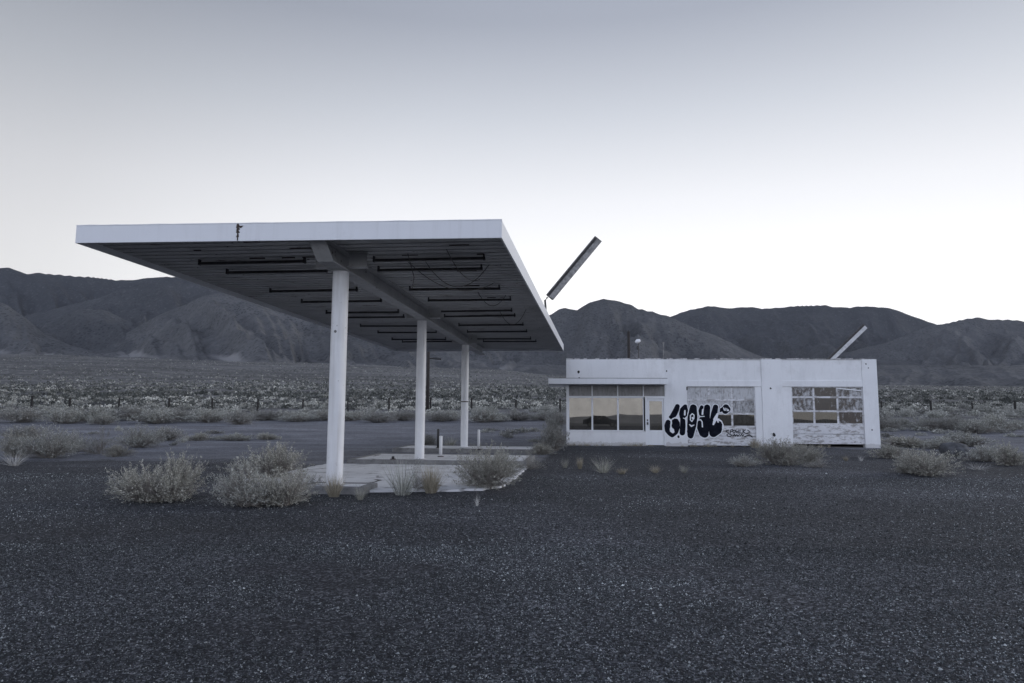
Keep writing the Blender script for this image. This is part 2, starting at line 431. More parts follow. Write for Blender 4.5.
# ------------------------------------------------------------------ ground sheet
def build_ground():
    # rectangular-in-direction sheet: rings by distance, full circle, denser ahead
    ang = np.concatenate([np.linspace(-48, 48, 641), np.linspace(50, 310, 131)])
    ang = np.radians(ang); na = len(ang)
    rr = [0.6]
    while rr[-1] < 9000:
        r = rr[-1]; rr.append(r*(1.02 if r < 120 else 1.035 if r < 2500 else 1.1)+.02)
    rr = np.array(rr); nr = len(rr)
    A, R = np.meshgrid(ang, rr)
    X = np.sin(A)*R; Y = np.cos(A)*R; Z = gz(X, Y)
    V = np.stack([X, Y, Z], -1).reshape(-1, 3)
    i = np.arange(nr-1)[:, None]*na; j = np.arange(na)[None]; j2 = (j+1) % na
    F = np.stack([i+j, i+j2, i+na+j2, i+na+j], -1).reshape(-1, 4)[:, ::-1]
    c = len(V); V = np.vstack([V, [[0, 0, gz1(0, 0)]]])
    me = arr_mesh('ground', V, F, M['ground'], True)
    # centre fan is a second small face set -> tiny disc, built as quads pairs
    X = V[:, 0]; Y = V[:, 1]
    yb = np.interp(X, [-60, -22, -15, -9, -6, -4, 1.0, 3, 6, 19, 25, 60], [20, 22, 23, 24, 21, 20, 24, 37, 39, 33, 27, 25])
    lot = np.clip(.5+(yb-Y)/5.0, 0, 1)
    # parking apron widens behind the pumps; a worn track crosses it at the left
    tr = np.abs(Y-(25+.42*(X+20)))
    lot = np.where((X < -5) & (Y > 14), lot*np.clip(tr/3.0-.1, .25, 1), lot)
    far = np.clip((np.hypot(X, Y)-68)/22, 0, 1)*(Y > 0)
    for nm, a in (('lot', lot), ('far', far), ('back', np.clip((-Y-24)/6, 0, 1))):
        at = me.attributes.new(nm, 'FLOAT', 'POINT'); at.data.foreach_set('value', a.astype(np.float32))
    o = bpy.data.objects.new('ground', me); C.objects.link(o); tag(o, kind='structure')
    return o
build_ground()

# ------------------------------------------------------------------ hills ahead
def build_hills():
    NX, NY = 1150, 300
    px = np.linspace(-330, 1360, NX)
    tx = (px-512)/FPX
    Yv = np.linspace(1350, 6200, NY)
    TX, YY = np.meshgrid(tx, Yv); PX = TX*FPX+512; XX = TX*YY
    ranges = [
        # (crest distance, foot distance, skyline points, seed)
        (4300, 2500, [(-400, 290), (-200, 262), (-60, 268), (0, 267), (19, 274), (32, 272.6), (60, 275), (85, 277), (113, 280), (164, 276.5), (210, 278), (260, 284), (400, 300), (520, 318), (600, 360)], 1),
        (3300, 2050, [(-200, 345), (-60, 340), (0, 322), (29, 314), (64, 305), (93, 298), (113, 290), (139, 283), (170, 281), (200, 284), (240, 300), (300, 360)], 2),
        (2700, 1900, [(-100, 372), (20, 345), (42, 324), (60, 314), (77, 308.5), (100, 309.6), (129, 322), (142, 331), (170, 350), (200, 372)], 3),
        (2300, 1500, [(-400, 285), (-100, 285), (-40, 293), (0, 303.5), (19, 316), (42, 334), (68, 345), (90, 351), (130, 365)], 4),
        (2500, 1480, [(60, 362), (87, 351), (113, 340), (142, 322), (164, 311), (180, 304.5), (200, 295.5), (219, 291.5), (250, 297), (280, 306), (310, 305), (350, 315), (400, 322), (440, 342), (480, 362), (520, 385)], 5),
        (3000, 1800, [(300, 360), (360, 330), (420, 318), (480, 322), (520, 318), (548, 315), (560, 309), (566, 307), (578, 310), (590, 302), (605, 298), (620, 300.5), (640, 308), (668, 315), (690, 325), (725, 339), (750, 351), (780, 363), (820, 378), (860, 392)], 6),
        (4800, 2700, [(560, 350), (620, 335), (650, 324), (672, 316.5), (690, 310), (710, 305.8), (735, 308), (755, 307), (765, 308.5), (800, 306), (828, 305), (845, 307), (870, 305.7), (893, 307.5), (907, 312), (920, 317), (945, 326), (1000, 345), (1100, 350)], 7),
        (3700, 2300, [(760, 382), (800, 366), (850, 352), (890, 342), (915, 332), (935, 325), (948, 323.5), (965, 319.5), (980, 317.2), (1000, 319.5), (1016, 319.5), (1040, 322), (1100, 318), (1200, 325), (1400, 310)], 8),
    ]
    G = gz(XX, YY)
    Z = G-6.0
    W = np.zeros_like(Z); GU = np.zeros_like(Z); wood = {1: .95, 2: .7, 3: .45, 4: .15, 5: .0, 6: .12, 7: .8, 8: .25, 9: .1}
    for Yc, Y0, sk, sd in ranges:
        sk = np.array(sk, float)
        wob = (fbm(PX/14, PX*0+sd, sd*5, 4)-.5)*2.6
        ep = np.interp(PX, sk[:, 0], sk[:, 1]-0)
        row = ep+wob*.5
        e = (414-row)/FPX*1.011+.0003*0
        # exact slope of that row
        e = np.sin(PITCH+np.arctan((341.5-row)/FPX))/np.cos(PITCH+np.arctan((341.5-row)/FPX))
        e = e-np.tan(ROLL)*0+(-(PX-512)/FPX*math.tan(-ROLL))
        yc = Yc*(1+.10*(fbm(PX/150, PX*0+3.3, sd+40, 3)-.5))
        H = CAMH+e*yc
        # spurs: the foot moves in and out, gullies run down the fall line
        sp = ridged(PX/58+.0006*(YY-Yc)*(1 if sd % 2 else -1), YY/1900.+sd, sd+11, 4, .55)
        y0 = Y0+(yc-Y0)*(.62*(1-sp)*1.4-.08)
        t = (YY-y0)/(yc-y0)
        tt = np.clip(t, 0, 1)
        gul = ridged(PX/44+.0014*(YY-Yc), YY/1100., sd+71, 4, .45)
        p = .8+1.7*(1-gul)
        prof = tt**p*(1-.15*np.sin(tt*pi))
        back = np.clip(1-(YY-yc)/(900.), -1, 1)
        g0 = gz(XX*0+TX*y0, y0)
        g0 = np.minimum(g0, H)
        z = g0+(H-g0)*np.where(t <= 1, prof, back)
        rough = (ridged(XX/300, YY/300, sd+90, 5)-.5)*72*np.clip(tt*3, 0, 1)*np.clip((1-t)*5, 0, 1)
        z = z+rough*np.clip((H-g0)/160, 0, 1.3)
        z = np.where(t < 0, G-6, z)
        up = z > Z
        W = np.where(up, wood[sd]*np.clip(.3+tt, 0, 1), W); GU = np.where(up, (1-gul)*np.clip(1.6-tt*2, 0, 1)*np.clip(tt*8, 0, 1)+np.clip(.25-tt, 0, .25)*2.2, GU)
        Z = np.maximum(Z, z)
    V = np.stack([XX, YY, Z], -1).reshape(-1, 3)
    i = np.arange(NY-1)[:, None]*NX; j = np.arange(NX-1)[None]
    F = np.stack([i+j, i+j+1, i+NX+j+1, i+NX+j], -1).reshape(-1, 4)
    me = arr_mesh('hills', V, F, M['hill'], True)
    for nm, a in (('wooded', W), ('gully', GU)):
        at = me.attributes.new(nm, 'FLOAT', 'POINT'); at.data.foreach_set('value', a.ravel().astype(np.float32))
    o = bpy.data.objects.new('hills', me); C.objects.link(o); tag(o, kind='structure')
    # low range across the valley, behind the photographer
    a = np.radians(np.linspace(100, 260, 400)); r = np.linspace(2500, 5200, 40)
    A, R = np.meshgrid(a, r); X = np.sin(A)*R; Y = np.cos(A)*R
    crest = -48+105*fbm(np.degrees(A)/5, A*0, 77, 4)**1.5
    tt = np.clip((R-2500)/2200, 0, 1)
    Z = -46+(crest+46)*tt**1.2
    V = np.stack([X, Y, Z], -1).reshape(-1, 3); NX = 400; NY = 40
    i = np.arange(NY-1)[:, None]*NX; j = np.arange(NX-1)[None]
    F = np.stack([i+j, i+j+1, i+NX+j+1, i+NX+j], -1).reshape(-1, 4)[:, ::-1]
    o = bpy.data.objects.new('hills_across_valley', arr_mesh('hills_across_valley', V, F, simple('far_pale_hill', (.34, .335, .33), .95, 0, .15, .004, 0), True))  # haze over this range is put into its pale colour
    C.objects.link(o); tag(o, kind='structure')
build_hills()

# ------------------------------------------------------------------ garage building
P0 = at_z(566.5, 445.4, 0); P1 = at_z(881, 448, 0)
U = (P1-P0); BW = U.length; U.normalize(); U.z = 0; U.normalize()
N = Vector((U.y, -U.x, 0))           # towards the photographer
if N.y > 0: N = -N
BH = 4.46
def F_(px, py, off=0.0):
    d = Vector(ray(px, py)); o = Vector((0, 0, CAMH)); q = P0+N*off
    t = (q-o).dot(N)/d.dot(N); p = o+d*t
    return ((p-P0).dot(U), p.z)
def fu(px, off=0.0): return F_(px, 414, off)[0]
def fv(py, px=720, off=0.0): return F_(px, py, off)[1]
def BP(u, w, v): return P0+U*u-N*w+Vector((0, 0, v))    # w = depth into the building
def bbox(mb, u0, u1, v0, v1, w0, w1):
    mb.hexa([BP(u0, w0, v0), BP(u1, w0, v0), BP(u1, w1, v0), BP(u0, w1, v0), BP(u0, w0, v1), BP(u1, w0, v1), BP(u1, w1, v1), BP(u0, w1, v1)])

def capsule_poly(pts, r, n=10):
    """outline of a stroke in the facade plane: list of convex pieces"""
    out = []
    rs = r if hasattr(r, '__len__') else [r]*len(pts)
    for i, (p, q) in enumerate(zip(pts[:-1], pts[1:])):
        ra, rb = rs[i], rs[i+1]
        a = math.atan2(q[1]-p[1], q[0]-p[0])
        poly = [(q[0]+rb*cos(a-pi/2+pi*k/n), q[1]+rb*sin(a-pi/2+pi*k/n)) for k in range(n+1)]
        poly += [(p[0]+ra*cos(a+pi/2+pi*k/n), p[1]+ra*sin(a+pi/2+pi*k/n)) for k in range(n+1)]
        out.append(poly)
    return out
def clip(poly, u, keep_left):
    res = []
    for i in range(len(poly)):
        a, b = poly[i], poly[(i+1) % len(poly)]
        ia = (a[0] <= u) == keep_left; ib = (b[0] <= u) == keep_left
        if ia: res.append(a)
        if ia != ib:
            t = (u-a[0])/(b[0]-a[0]); res.append((u, a[1]+t*(b[1]-a[1])))
    return res if len(res) > 2 else None

def build_garage():
    g = thing('garage_building', 'long low white flat-roofed service station building with two garage doors and graffiti', 'building', P0.copy())
    ux = dict(w0=fu(568.5), wm1=fu(592.3), wm2=fu(618), w1=fu(643.8), d0=fu(645.3), d1=fu(665.6),
              g0=fu(687.3), g1=fu(756), p0=fu(762.8), p1=fu(783.3), h0=fu(792.8), h1=fu(864.2), off=fu(667.3))
    top = BH
    v_sill = fv(431, 600); v_tr0 = fv(397, 600); v_tr1 = fv(385.2, 600); v_h = fv(386.6, 770); v_band = fv(380.6, 800)
    T = .28
    BD = 8.5
    w = MB()
    B = .05      # general wall plane sits 5 cm behind the piers
    E = BW
    # office front
    bbox(w, 0, ux['w0'], 0, top, 0, T)
    bbox(w, ux['w0'], ux['d0'], -.1, v_sill, .0, T)
    bbox(w, ux['w0'], ux['d1'], v_tr1, top, 0, T)
    bbox(w, ux['d1'], ux['g0'], -.1, top, .004, T)
    # over and between the garage doors
    bbox(w, ux['g0'], ux['g1'], v_h, top, B, T)
    bbox(w, ux['g1'], ux['p0'], -.1, top, B, T)
    bbox(w, ux['p0'], ux['p1'], -.1, top, 0.0, T)
    bbox(w, ux['p1'], ux['h0'], -.1, top, B, T)
    bbox(w, ux['h0'], ux['h1'], v_h, top, B, T)
    bbox(w, ux['h1'], E, -.1, top, 0, T)
    # sides and rear
    k_ = .17
    w.hexa([BP(0, T, -.1), BP(T, T, -.1), BP(T+k_, BD, -.1), BP(k_, BD, -.1), BP(0, T, top), BP(T, T, top), BP(T+k_, BD, top), BP(k_, BD, top)][::1])
    bbox(w, E-T, E, -.1, top, T, BD); bbox(w, T, E-T, -.1, top, BD-T, BD)
    w.build('wall', M['wall'], g, bevel=.012)
    r = MB(); bbox(r, T+.17, E-T, top-.55, top-.42, T, BD-T); r.build('roof', M['roof'], g)
    f = MB(); bbox(f, T+.17, E-T, -.08, .03, T+.03, BD-T); f.build('floor', M['interior_floor'], g)
    part = MB(); bbox(part, ux['off']-.05, ux['off']+.08, .03, top-.56, T+.02, BD-T-.01); part.build('partition_wall', M['interior'], g)
    # header bands over the garage openings
    for ha, hz in ((ux['g0'], ux['p0']), (ux['p1'], ux['h1'])):
        hb = MB(); bbox(hb, ha, hz, v_h, v_band, B-.035, B-.001); hb.build('door_header', M['wall'], g, bevel=.01)
    # ragged coping along the parapet
    cp = MB(); u = 0
    rnd = random.Random(3)
    while u < E:
        l = rnd.uniform(.05, .3); l = min(l, E-u)
        h = rnd.choice([.01, .02, .035, .05, .06, .02])
        bbox(cp, u, u+l, top, top+h, .003, T-.02); u += l
    cp.build('coping', simple('crumbled_coping', (.46, .45, .45), .95, 0, .5, 12, .5), g)
    # awning over the office front
    aw = MB(); o = 1.0
    a0 = F_(548.3, 381, o); a1 = F_(667.6, 381, o); at = fv(378.4, 600, o); ab = fv(384.0, 600, o)
    bbox(aw, a0[0], a1[0], ab, at, -o, -.002)
    aw.build('awning', M['white'], g, bevel=.01)
    ae = MB(); bbox(ae, 0-.9, 0-.002, ab+.02, at-.01, 0.0, 3.6); ae.build('side_awning', M['white'], g)
    fl = MB(); bbox(fl, a0[0]+.25, a1[0], at, at+.025, -o+.03, -.004); fl.build('awning_flashing', M['rust'], g)
    # office windows: frame, panes
    fr_w = .10
    cuts = [ux['w0'], ux['wm1'], ux['wm2'], ux['w1']]
    for i in range(3):
        a, b = cuts[i], cuts[i+1]
        m = MB(); e = .045
        for (x0, x1, y0, y1) in ((a, a+e, v_sill, v_tr0), (b-e, b, v_sill, v_tr0), (a+e, b-e, v_sill, v_sill+.05), (a+e, b-e, v_tr0-.05, v_tr0)):
            bbox(m, x0, x1, y0, y1, .03, .10)
        win = m.build('window', M['white'], g, bevel=.006)
        p = MB(); bbox(p, a+e-.01, b-e+.01, v_sill+.04, v_tr0-.04, .065, .075); p.build('pane', M['glass'], win)
    sm = MB(); bbox(sm, ux['w0']+.002, ux['w1']+.01, v_sill, v_sill+.035, -.03, .028); sm.build('window_sill', M['white'], g)
    tc = [ux['w0'], ux['wm1'], ux['wm2'], ux['w1'], ux['d1']]
    for i in range(4):
        a, b = tc[i], tc[i+1]
        m = MB(); bbox(m, a+.03, b-.03, v_tr0+.05, v_tr1-.02, .07, .09)
        tp = m.build('transom_panel', M['transom'], g)
        m = MB(); bbox(m, a, a+.03, v_tr0, v_tr1, .02, .10); bbox(m, b-.03, b, v_tr0, v_tr1, .02, .10); bbox(m, a+.03, b-.03, v_tr0, v_tr0+.05, .02, .10)
        m.build('transom_frame', M['white'], tp)
    # office door
    d0, d1 = ux['d0'], ux['d1']; dt = v_tr0-.0
    m = MB(); bbox(m, d0, d0+.10, 0.03, dt, .0, .12); bbox(m, d1-.09, d1, 0.03, dt, .0, .12); bbox(m, d0+.10, d1-.09, dt-.08, dt, .0, .12)
    m.build('door_frame', M['white'], g, bevel=.006)
    gl0, gl1 = fu(649.6), fu(662.2); gv0, gv1 = fv(430.2, 655), fv(401.2, 655)
    m = MB(); bbox(m, d0+.105, gl0, .05, dt-.085, .04, .09); bbox(m, gl1, d1-.095, .05, dt-.085, .04, .09)
    bbox(m, gl0, gl1, .05, gv0, .04, .09); bbox(m, gl0, gl1, gv1, dt-.085, .04, .09)
    dr = m.build('door', M['white'], g, bevel=.006)
    p = MB(); bbox(p, gl0-.01, gl1+.01, gv0-.01, gv1+.01, .06, .07); p.build('door_glass', M['glass'], dr)
    h = MB(); hu = fu(647.4)
    bbox(h, hu-.04, hu+.04, fv(424.8, 650), fv(422.2, 650), -.03, .038); bbox(h, hu-.03, hu+.03, fv(422, 650)+.05, fv(420.6, 650)+.06, -.02, .038)
    h.build('handle', M['dark_metal'], dr)
    # low wall panel left of the door keeps a seam
    # ---- garage doors
    def garage_door(a, b, cols, rows, vb, mats, W, label):
        cu = [a]+cols+[b]
        fw = .05
        rr = rows   # list of heights from the top down
        m = MB()
        for x in cu:
            bbox(m, max(a, x-fw), min(b, x+fw), rr[-1], rr[0], W, W+.05)
        for i in range(len(cu)-1):
            for k, y in enumerate(rr):
                y0 = y-.048 if k < len(rr)-1 else y; y1 = min(y+.048, rr[0]) if k else y
                if y1-y0 < .01: y0 = y-.05; y1 = y
                bbox(m, max(a, cu[i])+fw if i or True else 0, cu[i+1]-fw, y0, y1, W, W+.05)
        # lower solid sections with raised rails
        mid = (vb+rr[-1])/2
        bbox(m, a, b, mid+.008, rr[-1]-.002, W+.006, W+.05); bbox(m, a, b, vb, mid-.008, W+.006, W+.05)
        dd = m.build('garage_door', M['door'], g, bevel=.005)
        if label: dd['label'] = label
        for k in range(len(rr)-1):
            for i in range(len(cu)-1):
                mt = mats[k][i]
                if mt is None: continue
                p = MB(); bbox(p, cu[i]+.02, cu[i+1]-.02, rr[k+1]+.02, rr[k]-.02, W+.022, W+.034)
                p.build('pane', M[mt], dd)
        return dd
    W1 = .10
    d1o = garage_door(ux['g0'], ux['g1'], [fu(709.7), fu(732.6)], [v_h, fv(400), fv(413.6), fv(426.6)], .05,
                [['wash', 'wash', 'wash'], ['wash', 'wash', 'wash_grey'], ['wash', 'glass_dark', 'glass_dark']], W1, 'sectional garage door with black graffiti lettering')
    d2o = garage_door(ux['h0'], ux['h1'], [fu(815), fu(838.8)], [v_h, fv(397.2, 830), fv(411.2, 830), fv(424.2, 830)], .17,
                [['peel', 'peel_dark', 'peel'], ['peel', 'peel_dark', 'peel'], ['glass_dark', 'glass_dark', 'peel_dark']], W1, 'sectional garage door with peeling panes and a gap below')
    # fallen strip behind the top of the second door
    m = MB(); ua, ub = fu(838), fu(863.5)
    p0 = BP(ua, .13, v_h-.12); 
    m.hexa([BP(ua, .07, v_h-.10), BP(ub, .07, v_h-.22), BP(ub, .09, v_h-.22), BP(ua, .09, v_h-.10), BP(ua, .07, v_h-.04), BP(ub, .07, v_h-.16), BP(ub, .09, v_h-.16), BP(ua, .09, v_h-.04)])
    m.build('loose_slat', M['white'], d2o)
    # ---- wall scars: small holes, brackets
    hl = MB(); rnd = random.Random(11)
    for (px, py, s) in ((578.5, 372, .09), (579, 378, .06), (774, 435, .11), (770.5, 388.3, .06), (678.7, 436.8, .08), (872, 430, .05), (866, 364, .05), (666.5, 371, .05), (868.5, 368, .04)):
        uu, vv = F_(px, py); off = .0
        pts = [(uu+s*rnd.uniform(.5, 1)*cos(k*pi/4), vv+s*rnd.uniform(.6, 1.1)*sin(k*pi/4)) for k in range(8)]
        hl = MB(); hl.add([BP(p[0], off-.004, p[1]) for p in pts]+[BP(p[0], off+.003, p[1]) for p in pts], [tuple(range(8))]+[(k, (k+1) % 8, 8+(k+1) % 8, 8+k) for k in range(8)])
        hl.build('wall_scar', M['void'], g)
    bk = MB(); bu = fu(687.5); bv = fv(389, 687)
    bbox(bk, bu-.03, bu+.03, bv-.06, bv+.10, -.01, .0035); bk.build('bracket', M['dark_metal'], g)
    # roof furniture: service mast with a white lamp head, thin vent
    m = MB(); b = P0-N*1.2
    def RP(px, py, w):  # point on plane w metres behind the facade
        d = Vector(ray(px, py)); o = Vector((0, 0, CAMH)); q = P0-N*w; t = (q-o).dot(N)/d.dot(N); return o+d*t
    pm = RP(638.6, 345, 2.0)
    m.tube([(pm.x, pm.y, top-.45), (pm.x, pm.y, pm.z+.25)], .022, 8); ma = m.build('roof_lamp_mast', M['wire'], g)
    m = MB(); h0 = RP(635.2, 342.3, 2.0); h1 = RP(640.2, 340.2, 2.0)
    m.tube([h0, h0.lerp(h1, .4), h1], [.06, .13, .07], 10); m.build('lamp_head', M['white'], ma, True)
    m = MB(); q = RP(637.9, 347.8, 2.0); m.tube([q-Vector((0, 0, .11)), q+Vector((0, 0, .11))], [.07, .07], 8); m.build('junction_box', M['dark_metal'], ma)
    vp = RP(663.3, 343.5, 3.0); m = MB(); m.tube([(vp.x, vp.y, top-.45), (vp.x, vp.y, vp.z)], .018, 6); m.tube([(vp.x, vp.y, vp.z), (vp.x, vp.y, vp.z+.07)], .05, 8)
    m.build('vent_pipe', M['lamp_face'], g)

    # ---- graffiti, traced as strokes in facade coordinates
    def z1(x, y): return F_(660+x/13.66, 395+y/13.66)         # zoomed survey coordinates
    def z2(x, y): return F_(710+x/13.66, 395+y/13.66)
    s = 1/13.66*(P0.y/FPX)        # metres per survey unit
    black = []; cur = [0]
    def st(pts, r, zz=z1, lst=None):
        lst = black if lst is None else lst
        lst.append((cur[0], [zz(*p) for p in pts], [q*s for q in (r if hasattr(r, '__len__') else [r]*len(pts))]))
    cur[0] = 0
    st([(238, 155), (222, 200), (195, 255), (165, 300)], [26, 32, 34, 30]); st([(165, 300), (140, 300)], [22, 14])
    cur[0] = 0
    st([(110, 372), (98, 420), (108, 480), (140, 520), (165, 538)], [28, 34, 36, 34, 34]); st([(165, 538), (205, 500), (228, 440), (228, 385), (215, 350)], [34, 38, 38, 36, 28]); st([(190, 430), (185, 400), (195, 355)], [24, 30, 26])
    cur[0] = 1
    st([(345, 160), (305, 200), (292, 260), (298, 300)], [26, 26, 26, 24]); st([(345, 160), (358, 210), (345, 270), (310, 300)], [26, 24, 22, 22]); st([(302, 290), (310, 330), (312, 420), (305, 515)], [24, 28, 32, 32]); st([(340,170),(300,215)],20)
    cur[0] = 2
    st([(460, 175), (450, 300), (435, 420), (420, 545)], [42, 60, 58, 40]); st([(420, 500), (425, 560)], [46, 30])
    cur[0] = 3
    st([(575, 165), (560, 215), (570, 260)], [20, 24, 26]); st([(650, 170), (640, 280), (640, 380), (615, 500)], [36, 40, 42, 50]); st([(560, 380), (560, 450), (595, 520), (615, 530)], [36, 42, 48, 48]); st([(575, 330), (640, 330)], [28, 30])
    cur[0] = 4
    st([(765, 165), (745, 260), (730, 360), (720, 450), (735, 520)], [30, 38, 40, 42, 50]); st([(735, 520), (790, 480), (815, 420), (810, 385)], [50, 52, 44, 36])
    cur[0] = 5
    st([(225, 170), (215, 215)], [38, 38], z2); st([(225, 190), (250, 195)], [44, 32], z2); st([(205, 190), (165, 200), (150, 222)], [36, 20, 8], z2)
    cur[0] = 6
    st([(252, 565), (253, 575)], 9)
    pale = []
    def pl(pts, r, zz=z1): st(pts, r, zz, pale)
    cur[0] = 0
    pl([(150, 345), (158, 380), (148, 430), (140, 470)], 7); pl([(165, 485), (175, 500)], [30, 22]); pl([(340, 215), (338, 270)], [10, 11])
    pl([(165, 330), (200, 312), (245, 318), (268, 345)], 8)
    cur[0] = 1
    pl([(318, 316), (338, 322), (355, 345)], 5)
    cur[0] = 2
    pl([(445, 255), (470, 275), (468, 320), (440, 362), (420, 340), (420, 280), (445, 255)], 7); pl([(448, 312), (452, 318)], 12); pl([(408, 405), (435, 425), (470, 410)], [6, 12, 5])
    cur[0] = 3
    pl([(590, 200), (585, 260)], [10, 12]); pl([(555, 295), (610, 292)], 6); pl([(530, 345), (560, 338), (580, 365), (585, 435)], [5, 7, 7, 8])
    cur[0] = 4
    pl([(790, 262), (765, 320), (735, 400)], [14, 24, 12]); pl([(740, 330), (810, 330)], 9); pl([(775, 290), (800, 370)], 9); pl([(810, 345), (845, 360), (865, 400), (860, 460)], 7)
    cur[0] = 5
    pl([(190, 175), (200, 205), (215, 210), (212, 180)], 6, z2); pl([(235, 185), (240, 215), (255, 200), (262, 215)], 6, z2)
    tagp = []; cur[0] = 7
    def tg(pts, r=6): st(pts, r, z2, tagp)
    # thin signature under the panes
    tg([(262, 478), (235, 485), (222, 500), (250, 510), (262, 525), (240, 540)]); tg([(275, 540), (292, 475), (315, 470), (318, 495), (290, 505)]); tg([(330, 520), (318, 495), (335, 475), (352, 490), (342, 520), (330, 520)])
    tg([(360, 475), (365, 515), (380, 495), (390, 520), (402, 478)]); tg([(420, 475), (412, 520), (445, 522)]); tg([(460, 475), (455, 525)]); tg([(490, 478), (460, 500), (500, 530), (545, 515)])
    tg([(235, 545), (250, 565), (285, 570), (300, 548), (280, 532)]); tg([(320, 560), (345, 535), (350, 565), (375, 540), (385, 565), (410, 540)]); tg([(420, 560), (440, 535), (455, 565), (470, 540)]); tg([(480, 570), (520, 555), (545, 545), (585, 575)], 7); tg([(520, 480), (550, 500)])
    cut = ux['g0']
    for letter in range(8):
        for side, wpl in (('wall', .004), ('door', W1)):
            m = MB(); k = 0
            for strokes, grow, layer, mi in ((black, .058, .003, 0), (black, .020, .006, 1), (pale, 0, .009, 0)) if letter < 7 else ((tagp, -.004, .004, 1),):
                m.mi = mi
                for lt, pts, rs in strokes:
                    if lt != letter: continue
                    for poly in capsule_poly(pts, [max(.004, q+grow) for q in rs]):
                        c = clip(poly, cut, side == 'wall')
                        if not c: continue
                        w_ = wpl-layer-(k % 19)*.00007; k += 1
                        vs = [BP(p[0], w_, p[1]) for p in c]; n = len(vs)
                        m.add(vs, [tuple(range(n))])
            if m.f: m.build('graffiti_signature' if letter == 7 else 'graffiti_letter', [M['spray_pale'], M['spray']], g if side == 'wall' else d1o)
    return g
build_garage()

